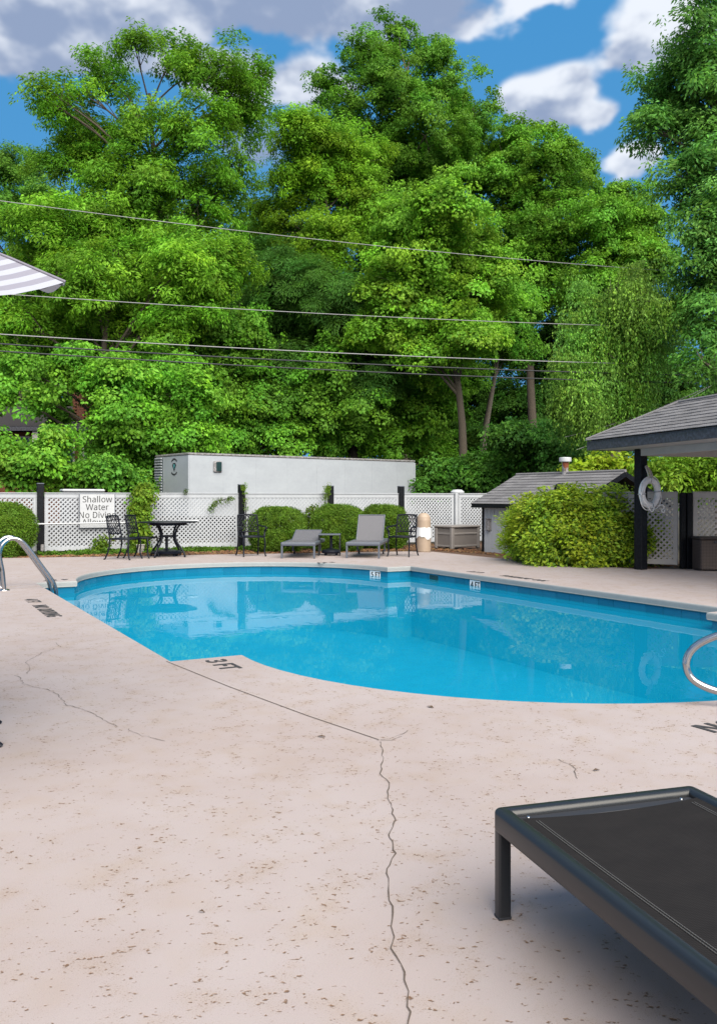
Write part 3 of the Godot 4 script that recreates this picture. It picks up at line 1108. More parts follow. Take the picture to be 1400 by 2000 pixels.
func trailer() -> void:
	var at := Vector3(-5.26, 0, -27.0)
	var L := Vector3(0.785, 0, -0.62)
	var W := Vector3(-0.62, 0, -0.785)
	var t := thing("box_trailer", "long white enclosed box trailer parked behind the lattice fence", "trailer", at)
	var len := 9.4
	var wid := 2.34
	var face := Basis(L, Vector3.UP, -W)
	var b := Mb.new()
	b.box(L * len / 2 + W * wid / 2 + Vector3(0, 1.66, 0), Vector3(len, 1.94, wid), face, 0.02)
	obj("body", b, M.trailer_white, t)
	b = Mb.new()
	b.box(L * len / 2 + W * wid / 2 + Vector3(0, 2.665, 0), Vector3(len + 0.03, 0.07, wid + 0.03), face, 0.015)
	obj("roof_rail", b, M.trailer_trim, t)
	for k in [[0.0, 0.0], [0.0, wid], [len, 0.0], [len, wid]]:
		b = Mb.new()
		b.box(L * k[0] + W * k[1] + Vector3(0, 1.65, 0), Vector3(0.05, 1.9, 0.05), face, 0.012)
		obj("corner_post", b, M.trailer_white, t)
	for i in 7:
		b = Mb.new()
		b.box(L * (1.22 * (i + 1)) - W * 0.0015 + Vector3(0, 1.66, 0), Vector3(0.012, 1.9, 0.006), face)
		obj("seam", b, M.trailer_white, t)
	# slatted guard at the far side of the front face
	for i in 20:
		b = Mb.new()
		b.box(W * (wid - 0.27) - L * 0.035 + Vector3(0, 0.86 + i * 0.09, 0), Vector3(0.05, 0.05, 0.5), Basis(L, Vector3.UP, -W) * Basis(Vector3(0, 0, 1), 0.5), 0.006)
		obj("slat", b, M.trailer_white, t)
	b = Mb.new()
	b.box(W * (wid - 0.27) - L * 0.008 + Vector3(0, 1.7, 0), Vector3(0.012, 1.8, 0.52), face)
	obj("guard_backing", b, M.dark_glass, t)
	# marker lamp housing on the side
	var lamp := L * 1.0 - W * 0.03 + Vector3(0, 2.28, 0)
	b = Mb.new()
	b.box(lamp, Vector3(0.30, 0.36, 0.06), face, 0.03)
	var rim := obj("side_vent", b, M.trailer_trim, t)
	b = Mb.new()
	b.box(lamp - W * 0.025 + L * 0.03, Vector3(0.19, 0.30, 0.04), face, 0.015)
	obj("pane", b, M.dark_glass, rim)
	# round emblem on the front face: a cut gem between two arcs of lettering
	var o := W * 0.98 - L * 0.004 + Vector3(0, 2.28, 0)
	var ef := Transform3D(Basis(W * -1.0, Vector3.UP, -L), o)
	b = Mb.new()
	b.prism(PackedVector2Array([Vector2(-0.13, 0.05), Vector2(-0.08, 0.12), Vector2(0.08, 0.12), Vector2(0.13, 0.05), Vector2(0, -0.15)]), 0.004, ef)
	var gem := obj("emblem", b, M.black_paint, t)
	b = Mb.new()
	b.prism(PackedVector2Array([Vector2(-0.06, 0.04), Vector2(-0.03, 0.09), Vector2(0.03, 0.09), Vector2(0.06, 0.04), Vector2(0, -0.09)]), 0.004, ef * Transform3D(Basis(), Vector3(0, 0, 0.003)))
	obj("emblem_inset", b, M.joint_teal, gem)
	b = Mb.new()
	for s in [1.0, -1.0]:
		for i in 8:
			var a := deg_to_rad(-42.0 + 12.0 * i)
			var p := Vector3(sin(a) * 0.25, cos(a) * 0.25 * s, 0.003)
			b.box(ef * p, Vector3(0.034, 0.052, 0.005), ef.basis * Basis(Vector3.BACK, -a * s))
	obj("emblem_lettering", b, M.black_letters, gem)
	# running gear, mostly behind the fence
	for i in 2:
		for s in [0.0, wid]:
			b = Mb.new()
			var hub: Vector3 = L * (5.2 + 0.9 * i) + W * (s + (0.12 if s == 0.0 else -0.12)) + Vector3(0, 0.36, 0)
			b.lathe([Vector2(0.001, -0.1), Vector2(0.3, -0.1), Vector2(0.35, -0.07), Vector2(0.36, 0.0), Vector2(0.35, 0.07), Vector2(0.3, 0.1), Vector2(0.001, 0.1)], 20, hub, Basis(L, W, L.cross(W)))
			obj("wheel", b, M.wire_black, t)
	b = Mb.new()
	b.box(L * len / 2 + W * wid / 2 + Vector3(0, 0.6, 0), Vector3(len - 0.1, 0.18, 1.2), face)
	obj("chassis", b, M.wire_black, t)
	# utility box
	t = thing("utility_box", "pale metal utility box top showing above the fence near the sign", "utility box", Vector3(-6.85, 0, -21.6), 0.42)
	b = Mb.new()
	b.box(Vector3(0, 0.72, 0), Vector3(0.95, 1.44, 0.7), Basis(), 0.02)
	obj("cabinet", b, M.fascia, t)
	b = Mb.new()
	b.box(Vector3(0, 1.48, 0), Vector3(1.0, 0.07, 0.76), Basis(), 0.025)
	obj("lid", b, M.white_paint, t)
	b = Mb.new()
	b.box(Vector3(0.36, 1.39, 0.355), Vector3(0.07, 0.04, 0.015), Basis(), 0.004)
	obj("latch", b, M.dark_glass, t)
	# slatted bin
	t = thing("slatted_bin", "dark slatted bin with pale lid showing over the fence left of the pump house", "bin", Vector3(2.87, 0, -25.3), 0.3)
	for i in 12:
		var a := TAU * i / 12.0
		b = Mb.new()
		b.box(Vector3(sin(a) * 0.17, 0.73, cos(a) * 0.17), Vector3(0.08, 1.42, 0.022), Basis(Vector3.UP, a), 0.004)
		obj("slat", b, M.fascia, t)
	b = Mb.new()
	b.lathe([Vector2(0.15, 0.0), Vector2(0.15, 1.44), Vector2(0.001, 1.44)], 16)
	obj("liner", b, M.wire_black, t)
	b = Mb.new()
	b.lathe([Vector2(0.2, 1.44), Vector2(0.2, 1.47), Vector2(0.13, 1.53), Vector2(0.001, 1.54)], 20)
	obj("lid", b, M.white_paint, t)


func house() -> void:
	var t := thing("brick_house", "dark roofed house with brick chimney half hidden by maple leaves at left", "house", Vector3(-17.5, 0, -41.5))
	var b := Mb.new()
	b.box(Vector3(0, 2.2, -3.5), Vector3(11.6, 4.4, 7.0))
	obj("wall", b, M.house_brick, t)
	b = Mb.new()
	for s in [[-1.0, 0.9], [1.0, -7.9]]:
		b.q(Vector3(-6.3, 4.62, s[1]), Vector3(6.3, 4.62, s[1]), Vector3(6.3, 6.0, -3.5), Vector3(-6.3, 6.0, -3.5), Vector3.UP)
		b.q(Vector3(-6.3, 4.54, s[1]), Vector3(6.3, 4.54, s[1]), Vector3(6.3, 5.92, -3.5), Vector3(-6.3, 5.92, -3.5), Vector3.DOWN)
	for s in [-5.8, 5.8]:
		b.t(Vector3(s, 4.4, 0), Vector3(s, 4.4, -7), Vector3(s, 5.9, -3.5), Vector3(signf(s), 0, 0))
	var roof := obj("roof", b, M.house_roof, t)
	b = Mb.new()
	b.box(Vector3(0, 4.5, 0.92), Vector3(12.6, 0.2, 0.04), Basis(), 0.005)
	obj("gutter", b, M.fascia, t)
	for x in [-1.9, 0.2, 2.4, 4.6]:
		b = Mb.new()
		b.box(Vector3(x, 2.2, 0.7), Vector3(0.28, 4.4, 0.22), Basis(), 0.01)
		obj("porch_post", b, M.warm_white, t)
	for x in [-2.6, -0.9, 1.3, 3.4]:
		b = Mb.new()
		for k in [[0.0, 0.72, 1.2, 0.09], [0.0, -0.72, 1.2, 0.09], [-0.56, 0.0, 0.08, 1.35], [0.56, 0.0, 0.08, 1.35], [0.0, 0.0, 0.05, 1.35]]:
			b.box(Vector3(x + k[0], 3.45 + k[1], 0.02), Vector3(k[2], k[3], 0.08), Basis(), 0.004)
		var fr := obj("window", b, M.warm_white, t)
		b = Mb.new()
		b.box(Vector3(x, 3.45, 0.012), Vector3(1.1, 1.36, 0.02))
		obj("pane", b, M.dark_glass, fr)
	# chimney of laid bricks
	var o := Vector3(4.35, 4.9, 0.2)
	b = Mb.new()
	b.box(o + Vector3(0, 0.72, -0.2), Vector3(0.66, 1.5, 0.56))
	var ch := obj("chimney", b, M.mortar, t)
	b = Mb.new()
	for r in 19:
		for side in 2:
			for i in 4:
				var x := -0.36 + 0.215 * i + (0.1 if r % 2 else 0.0)
				var p := Vector3(clampf(x, -0.26, 0.26), 0.06 + r * 0.076, 0.085) if side == 0 else Vector3(0.335, 0.06 + r * 0.076, clampf(x * 0.9 - 0.2, -0.44, 0.04))
				b.box(o + p, Vector3(0.2, 0.064, 0.03) if side == 0 else Vector3(0.03, 0.064, 0.2), Basis(), 0.004)
	stuff(obj("bricks", b, M.house_brick, ch))


func power_lines() -> void:
	var right := Vector3(11.55, 0, -27.9)
	var left := Vector3(-16.5, 0, -18.5)
	var t := thing("utility_pole", "weathered utility pole in the oak leaves at the right edge", "utility pole", right)
	var b := Mb.new()
	b.tube([Vector3(0, -0.3, 0), Vector3(0, 5, 0), Vector3(0.02, 9.6, 0)], [0.17, 0.15, 0.12], 14)
	obj("pole", b, M.pole_wood, t)
	b = Mb.new()
	b.box(Vector3(0, 8.7, 0.12), Vector3(1.6, 0.1, 0.1), Basis(Vector3.UP, 1.2), 0.01)
	obj("crossarm", b, M.pole_wood, t)
	b = Mb.new()
	for y in [8.5, 6.7, 5.5, 5.2, 4.9]:
		b.lathe([Vector2(0.03, 0), Vector2(0.06, 0.03), Vector2(0.04, 0.06), Vector2(0.06, 0.09), Vector2(0.001, 0.12)], 10, Vector3(-0.15, y, 0.08))
	obj("insulator", b, M.dark_glass, t)
	# height at the left end, at the right end, sag, radius, material, label
	for k in [
		[8.92, 8.45, 0.35, 0.009, "wire_light", "topmost thin power line crossing high in front of the trees"],
		[6.35, 6.72, 0.25, 0.010, "wire_light", "pale power line second from the top, reaching behind the umbrella"],
		[5.42, 5.52, 0.22, 0.013, "wire_light", "thick pale cable just above the two black cables"],
		[5.22, 5.20, 0.22, 0.018, "wire_black", "upper of the two black cables in front of the trees"],
		[5.07, 4.95, 0.22, 0.018, "wire_black", "lowest of the black cables in front of the trees"],
	]:
		var pts := []
		for i in 25:
			var u := i / 24.0
			var p := left.lerp(right + Vector3(-0.15, 0, 0.08), u)
			p.y = lerpf(k[0], k[1], u) - k[2] * 4.0 * u * (1.0 - u)
			pts.append(p)
		b = Mb.new()
		b.tube(pts, k[3], 6)
		tag(obj("power_line", b, M[k[4]], self), k[5], "power line", "overhead lines to the pole")
	for k in [[Vector3(6.3, 3.15, -26.6), 0.012, "upper service wire slanting down left from the utility pole"], [Vector3(6.6, 2.75, -26.4), 0.012, "lower service wire slanting down left from the utility pole"]]:
		var pts := []
		for i in 13:
			var u := i / 12.0
			var p: Vector3 = (right + Vector3(-0.16, 4.95, 0)).lerp(k[0], u)
			p.y -= 0.15 * 4.0 * u * (1.0 - u)
			pts.append(p)
		b = Mb.new()
		b.tube(pts, k[1], 6)
		tag(obj("power_line", b, M.wire_light, self), k[2], "power line", "overhead lines to the pole")


# ---------------------------------------------------------------- furniture

func rounded(w: float, h: float, r: float, seg := 5) -> PackedVector2Array:
	var p := PackedVector2Array()
	for c in [[1, 1, 0], [-1, 1, 1], [-1, -1, 2], [1, -1, 3]]:
		for i in seg + 1:
			var a: float = QUARTER * (c[2] + float(i) / seg)
			p.append(Vector2(c[0] * (w / 2 - r) + cos(a) * r, c[1] * (h / 2 - r) + sin(a) * r))
	return p


func bar(b: Mb, from: Vector3, to: Vector3, w: float, h: float, r: float, up := Vector3.UP) -> void:
	var z := (to - from).normalized()
	var x := up.cross(z).normalized()
	b.prism(rounded(w, h, r), from.distance_to(to), Transform3D(Basis(x, z.cross(x), z), from), 0.6)


func lounger(label: String, at: Vector3, turn: float, back: float, cloth: Material, frame: Material, near := false) -> void:
	var t := thing("sun_lounger", label, "sun lounger", at, turn)
	var W := 0.375
	var L := 1.92
	var H := 0.345
	var b: Mb
	b = Mb.new()
	var prof := rounded(0.052, 0.076, 0.016, 6)
	var loops := []
	for p in prof:
		var inset := 0.026 - p.x
		var loop := PackedVector3Array()
		for v in rounded(W * 2 - inset * 2, L - inset * 2, maxf(0.026 - inset, 0.001), 5):
			loop.append(Vector3(v.x, H - 0.038 + p.y, v.y - L / 2))
		loops.append(loop)
	for i in prof.size():
		var i2 := (i + 1) % prof.size()
		var ma := prof[i] - Vector2(clampf(prof[i].x, -0.006, 0.006), clampf(prof[i].y, -0.018, 0.018))
		var mb := prof[i2] - Vector2(clampf(prof[i2].x, -0.006, 0.006), clampf(prof[i2].y, -0.018, 0.018))
		for k in loops[i].size():
			var k2: int = (k + 1) % loops[i].size()
			var e: Vector3 = loops[0][k2] - loops[0][k]
			if e.length() < 0.0001:
				continue
			var out := Vector3(e.z, 0, -e.x).normalized()
			if out.dot(loops[0][k] - Vector3(0, loops[0][k].y, -L / 2)) < 0:
				out = -out
			var na := (out * ma.x + Vector3.UP * ma.y).normalized()
			var nb := (out * mb.x + Vector3.UP * mb.y).normalized()
			b.q4(loops[i][k], loops[i2][k], loops[i2][k2], loops[i][k2], na, nb, nb, na)
	obj("frame", b, frame, t)
	for s in [-1.0, 1.0]:
		b = Mb.new()
		bar(b, Vector3(s * (W - 0.026), 0.008, -0.025), Vector3(s * (W - 0.026), H - 0.05, -0.025), 0.042, 0.038, 0.007, Vector3(0, 0, 1))
		var leg := obj("leg", b, frame, t)
		b = Mb.new()
		b.box(Vector3(s * (W - 0.026), 0.005, -0.025), Vector3(0.043, 0.01, 0.039), Basis(), 0.002)
		obj("foot", b, M.wire_black, leg)
		b = Mb.new()
		bar(b, Vector3(s * (W - 0.06), 0.07, -1.45), Vector3(s * (W - 0.06), H - 0.05, -1.45), 0.04, 0.036, 0.006, Vector3(0, 0, 1))
		leg = obj("leg", b, frame, t)
		b = Mb.new()
		b.lathe([Vector2(0.001, -0.016), Vector2(0.045, -0.016), Vector2(0.05, -0.008), Vector2(0.05, 0.008), Vector2(0.045, 0.016), Vector2(0.001, 0.016)], 18, Vector3(s * (W - 0.09), 0.05, -1.45), Basis(Vector3.UP, Vector3.RIGHT, Vector3.BACK))
		obj("wheel", b, M.wire_black, leg)
	# seat cloth with an end hem that bows inwards
	var hinge := -1.16
	var half := W - 0.048
	b = Mb.new()
	var rows := 20
	var cols := 14
	var P := func(u: float, v: float) -> Vector3:
		var x := (u * 2.0 - 1.0) * half
		var z0 := -0.092 - 0.020 * (1.0 - pow(absf(u * 2.0 - 1.0), 2.0))
		return Vector3(x, H - 0.011 - 0.014 * (1.0 - pow(u * 2.0 - 1.0, 2.0)) * sin(PI * clampf(v * 0.9 + 0.1, 0, 1)) + 0.0, lerpf(z0, hinge, v))
	var grid := []
	for j in rows + 1:
		var line := []
		for i in cols + 1:
			line.append((P as Callable).call(float(i) / cols, float(j) / rows))
		grid.append(line)
	var nrm := []
	for j in rows + 1:
		var line := []
		for i in cols + 1:
			var du: Vector3 = grid[j][mini(i + 1, cols)] - grid[j][maxi(i - 1, 0)]
			var dv: Vector3 = grid[mini(j + 1, rows)][i] - grid[maxi(j - 1, 0)][i]
			var m := du.cross(dv).normalized()
			line.append(m if m.y > 0 else -m)
		nrm.append(line)
	for j in rows:
		for i in cols:
			b.q4(grid[j][i], grid[j + 1][i], grid[j + 1][i + 1], grid[j][i + 1], nrm[j][i], nrm[j + 1][i], nrm[j + 1][i + 1], nrm[j][i + 1])
	# turned hem under the end
	for i in cols:
		b.q(grid[0][i], grid[0][i + 1], grid[0][i + 1] + Vector3(0, -0.008, 0.0), grid[0][i] + Vector3(0, -0.008, 0.0), Vector3(0, 0, 1))
	obj("seat_cloth", b, cloth, t)
	if near:
		for s in [-1.0, 1.0]:
			for off in [0.040, 0.050]:
				b = Mb.new()
				var z := -0.13
				while z > hinge:
					var u: float = (s * (half - off) / half + 1.0) / 2.0
					var v := (z + 0.1) / (hinge + 0.1)
					var p: Vector3 = (P as Callable).call(u, v)
					b.box(Vector3(p.x, p.y + 0.002, z), Vector3(0.0022, 0.002, 0.0068))
					z -= 0.0095
				stuff(obj("stitching", b, M.stitch, t))
			b = Mb.new()
			b.lathe([Vector2(0.007, 0.0), Vector2(0.006, 0.003), Vector2(0.001, 0.005)], 12, Vector3(s * (half - 0.045), H - 0.0205, -0.066), Basis())
			obj("rivet", b, M.steel, t)
	b = Mb.new()
	b.box(Vector3(0, H - 0.034, -0.075), Vector3(2 * half, 0.026, 0.048), Basis(), 0.004)
	obj("cloth_bar", b, M.wire_black, t)
	# backrest
	var piv := Vector3(0, H - 0.02, hinge)
	var dir := Vector3(0, sin(back), -cos(back))
	var up := Vector3(0, cos(back), sin(back))
	var bl := 0.72
	var bh := half - 0.035
	b = Mb.new()
	b.box(piv + dir * bl / 2 - up * 0.003, Vector3(bh * 2, 0.006, bl), Basis(Vector3.RIGHT, up, -dir), 0.001)
	obj("back_cloth", b, cloth, t)
	for s in [-1.0, 1.0]:
		b = Mb.new()
		bar(b, piv + Vector3(s * (bh + 0.01), 0, 0), piv + Vector3(s * (bh + 0.01), 0, 0) + dir * bl, 0.022, 0.026, 0.008, up)
		obj("back_rail", b, frame, t)
	b = Mb.new()
	bar(b, piv + dir * bl - Vector3(bh + 0.02, 0, 0), piv + dir * bl + Vector3(bh + 0.02, 0, 0), 0.022, 0.026, 0.008, up)
	obj("back_rail", b, frame, t)
	if back > 0.1:
		b = Mb.new()
		for s in [-1.0, 1.0]:
			b.tube([piv + Vector3(s * bh * 0.8, -0.01, 0) + dir * bl * 0.6, Vector3(s * bh * 0.8, H - 0.1, hinge - bl * 0.75)], 0.009, 6)
		obj("prop", b, frame, t)


func chair(label: String, at: Vector3, turn: float, arms: bool) -> void:
	var t := thing("patio_chair", label, "chair", at, turn, "black cast metal patio chairs")
	var b: Mb
	for s in [-1.0, 1.0]:
		b = Mb.new()
		b.tube(smooth_path([Vector3(s * 0.225, 0.91, -0.30), Vector3(s * 0.235, 0.70, -0.265), Vector3(s * 0.235, 0.44, -0.215), Vector3(s * 0.24, 0.22, -0.235), Vector3(s * 0.25, 0.05, -0.30), Vector3(s * 0.255, 0.0, -0.34)], 3), 0.017, 8)
		obj("leg", b, M.iron, t)
		b = Mb.new()
		b.tube(smooth_path([Vector3(s * 0.235, 0.43, 0.22), Vector3(s * 0.25, 0.30, 0.235), Vector3(s * 0.24, 0.14, 0.225), Vector3(s * 0.25, 0.03, 0.255), Vector3(s * 0.255, 0.0, 0.275)], 3), 0.017, 8)
		obj("leg", b, M.iron, t)
		if arms:
			b = Mb.new()
			b.tube(smooth_path([Vector3(s * 0.235, 0.69, -0.26), Vector3(s * 0.275, 0.665, -0.10), Vector3(s * 0.295, 0.655, 0.10), Vector3(s * 0.29, 0.635, 0.21), Vector3(s * 0.275, 0.60, 0.20), Vector3(s * 0.265, 0.54, 0.16), Vector3(s * 0.245, 0.44, 0.19)], 4), 0.018, 8, false, 1.3)
			obj("armrest", b, M.iron, t)
	b = Mb.new()
	b.box(Vector3(0, 0.435, 0.0), Vector3(0.46, 0.014, 0.44), Basis(), 0.006)
	obj("seat", b, M.iron, t)
	b = Mb.new()
	b.tube([Vector3(-0.235, 0.437, 0.225), Vector3(0.235, 0.437, 0.225), Vector3(0.235, 0.437, -0.22), Vector3(-0.235, 0.437, -0.22)], 0.018, 8, true)
	obj("seat_rim", b, M.iron, t)
	# back: curved top bar, lower bar and a diamond grid between
	var lo := 0.55
	var hi := 0.885
	var Z := func(x: float, y: float) -> float: return lerpf(-0.235, -0.298, (y - 0.52) / 0.39) - 0.03 * (1.0 - pow(x / 0.225, 2.0))
	b = Mb.new()
	var top := []
	var low := []
	for i in 9:
		var x := lerpf(-0.225, 0.225, i / 8.0)
		top.append(Vector3(x, 0.91 + 0.012 * (1.0 - pow(x / 0.225, 2.0)), (Z as Callable).call(x, 0.91)))
		low.append(Vector3(x, 0.54, (Z as Callable).call(x, 0.54)))
	b.tube(top, 0.017, 8)
	b.tube(low, 0.014, 8)
	obj("back_frame", b, M.iron, t)
	b = Mb.new()
	for s in [1.0, -1.0]:
		for k in range(-5, 7):
			var line := []
			for i in 13:
				var y := lerpf(lo - 0.01, hi + 0.02, i / 12.0)
				var x: float = s * (-0.225 + k * 0.075 + (y - lo) * 0.62)
				if absf(x) <= 0.226:
					line.append(Vector3(x, y, (Z as Callable).call(x, y)))
			if line.size() > 2:
				b.tube(line, 0.0085, 5, false, 0.8)
	stuff(obj("back_lattice", b, M.iron, t))


func umbrella_stand(label: String, at: Vector3, wide: float) -> void:
	var t := thing("umbrella_stand", label, "umbrella stand", at)
	var b := Mb.new()
	b.lathe([Vector2(0.001, 0.04), Vector2(0.20, 0.04), Vector2(0.27, 0.055), Vector2(0.28, 0.09), Vector2(0.25, 0.12), Vector2(0.10, 0.15), Vector2(0.035, 0.17)], 24, Vector3.ZERO, Basis(), Vector3(wide, 1, 0.8))
	obj("base", b, M.iron, t)
	for i in 4:
		var a := PI / 4 + QUARTER * i
		b = Mb.new()
		b.lathe([Vector2(0.03, 0.0), Vector2(0.035, 0.03), Vector2(0.025, 0.045)], 10, Vector3(cos(a) * 0.22 * wide, 0, sin(a) * 0.17))
		obj("foot", b, M.iron, t)
	b = Mb.new()
	b.lathe([Vector2(0.033, 0.15), Vector2(0.033, 0.40), Vector2(0.04, 0.405), Vector2(0.04, 0.44), Vector2(0.001, 0.445)], 14)
	obj("tube", b, M.iron, t)
	b = Mb.new()
	b.tube([Vector3(0.035, 0.36, 0), Vector3(0.085, 0.36, 0)], 0.01, 8)
	obj("clamp_knob", b, M.iron, t)


func furniture() -> void:
	# foreground lounger
	lounger("large dark framed mesh lounger filling the near right corner", Vector3(0.782, 0, -2.875), deg_to_rad(196.9), 0.03, M.sling, M.rail_dark, true)
	lounger("low grey lounger with its back nearly flat, left of the small side table", Vector3(-1.30, 0, -18.7), deg_to_rad(-4), 0.30, M.sling_grey, M.rail_grey)
	lounger("grey lounger with its back raised high, in front of the middle hedge", Vector3(0.09, 0, -18.75), deg_to_rad(-8), 0.92, M.sling_grey, M.rail_grey)
	# bistro set
	var t := thing("patio_table", "round black patio table with curved legs in front of the climbing vine", "table", Vector3(-4.22, 0, -19.3), 0.35)
	var b := Mb.new()
	b.lathe([Vector2(0.001, 0.755), Vector2(0.63, 0.755), Vector2(0.645, 0.765), Vector2(0.64, 0.78), Vector2(0.001, 0.783)], 40)
	obj("tabletop", b, M.iron, t)
	b = Mb.new()
	b.lathe([Vector2(0.40, 0.70), Vector2(0.42, 0.70), Vector2(0.42, 0.755), Vector2(0.40, 0.755)], 32)
	obj("apron", b, M.iron, t)
	b = Mb.new()
	var ring := []
	for i in 24:
		ring.append(Vector3(cos(TAU * i / 24.0) * 0.19, 0.455, sin(TAU * i / 24.0) * 0.19))
	b.tube(ring, 0.018, 8, true)
	obj("ring", b, M.iron, t)
	for i in 4:
		var d := Vector3(cos(PI / 4 + QUARTER * i), 0, sin(PI / 4 + QUARTER * i))
		b = Mb.new()
		b.tube(smooth_path([d * 0.48 + Vector3(0, 0.75, 0), d * 0.35 + Vector3(0, 0.72, 0), d * 0.25 + Vector3(0, 0.62, 0), d * 0.20 + Vector3(0, 0.47, 0), d * 0.25 + Vector3(0, 0.32, 0), d * 0.37 + Vector3(0, 0.18, 0), d * 0.45 + Vector3(0, 0.06, 0), d * 0.455], 4), 0.022, 8)
		obj("leg", b, M.iron, t)
	umbrella_stand("wide black umbrella stand under the round patio table", Vector3(-4.28, 0, -19.45), 1.25)
	chair("black armless chair farthest from the table, in front of the no diving sign", Vector3(-4.96, 0, -18.5), deg_to_rad(74), false)
	chair("black armless chair drawn up to the round table beside the vine", Vector3(-4.70, 0, -19.0), deg_to_rad(78), false)
	chair("black armchair in front of the leftmost clipped hedge of three", Vector3(-2.40, 0, -19.5), deg_to_rad(24), true)
	chair("black armchair between the upright lounger and the beige trash can", Vector3(0.98, 0, -19.45), deg_to_rad(-24), true)
	chair("black chair at the left edge with only its feet in view", Vector3(-2.31, 0, -4.73), deg_to_rad(-67), false)
	# side table with a stand beneath
	t = thing("side_table", "small square side table with pale top between the two grey loungers", "side table", Vector3(-0.655, 0, -19.75), 0.0)
	b = Mb.new()
	b.box(Vector3(0, 0.475, 0), Vector3(0.50, 0.025, 0.46), Basis(), 0.006)
	obj("tabletop", b, M.rail_grey, t)
	for sx in [-1.0, 1.0]:
		for sz in [-1.0, 1.0]:
			b = Mb.new()
			b.box(Vector3(sx * 0.235, 0.231, sz * 0.21), Vector3(0.026, 0.462, 0.026), Basis(), 0.004)
			obj("leg", b, M.rail_dark, t)
	umbrella_stand("umbrella stand standing under the small side table", Vector3(-0.62, 0, -19.75), 0.8)
	# market umbrella at the left, tilted towards the viewer
	t = thing("patio_umbrella", "grey and white striped patio umbrella tilted in at the left edge", "umbrella", Vector3(-2.70, 0, -3.9))
	var tilt := Transform3D(Basis(Vector3.RIGHT, deg_to_rad(14)), Vector3(0, 2.29, 0))
	var R := 1.35
	var peak := Vector3(0, 0.45, 0)
	for i in 8:
		var a0 := deg_to_rad(-5.0 + 45.0 * i)
		var a1 := a0 + deg_to_rad(45)
		var p0 := Vector3(cos(a0) * R, 0, sin(a0) * R)
		var p1 := Vector3(cos(a1) * R, 0, sin(a1) * R)
		var white := Mb.new()
		var n_row := 40
		for r in n_row:
			for s in 6:
				var X := func(u: float, v: float) -> Vector3:
					var e0 := peak.lerp(p0, v) - Vector3(0, 0.05 * sin(PI * v), 0) * -1.0
					var e1 := peak.lerp(p1, v) - Vector3(0, 0.05 * sin(PI * v), 0) * -1.0
					var p := e0.lerp(e1, u)
					p.y -= 0.055 * sin(PI * u) * v
					return tilt * p
				var q: Array[Vector3] = []
				for k in [[s, r], [s + 1, r], [s + 1, r + 1], [s, r + 1]]:
					q.append((X as Callable).call(k[0] / 6.0, float(k[1]) / n_row))
				var m := (q[1] - q[0]).cross(q[3] - q[0]) + (q[2] - q[1]).cross(q[3] - q[2])
				m = m.normalized()
				if m.dot(tilt.basis.y) < 0:
					m = -m
				white.col = Color(0.27, 0.265, 0.33) if r % 2 == 0 else Color(0.42, 0.44, 0.52)
				white.q(q[0], q[1], q[2], q[3], m)
		obj("canopy_panel", white, M.canopy_cloth, t)
		b = Mb.new()
		var rib := []
		for r in 7:
			rib.append(tilt * (peak.lerp(p0, r / 6.0) + Vector3(0, 0.05 * sin(PI * r / 6.0) - 0.012, 0)))
		b.tube(rib, 0.008, 6)
		obj("rib", b, M.rail_grey, t)
		b = Mb.new()
		var seam := []
		for r in 7:
			seam.append(tilt * (peak.lerp(p0, r / 6.0 * 1.004) + Vector3(0, 0.05 * sin(PI * r / 6.0) + 0.004, 0)))
		b.tube(seam, 0.007, 6)
		obj("seam", b, M.canopy_grey, t)
	b = Mb.new()
	b.tube([Vector3(0, 0.0, 0), Vector3(0, 1.95, 0), tilt * Vector3(0, 0.5, 0)], 0.02, 12)
	obj("pole", b, M.rail_grey, t)
	b = Mb.new()
	b.lathe([Vector2(0.28, 0.0), Vector2(0.28, 0.05), Vector2(0.2, 0.08), Vector2(0.03, 0.1)], 24)
	obj("base", b, M.iron, t)


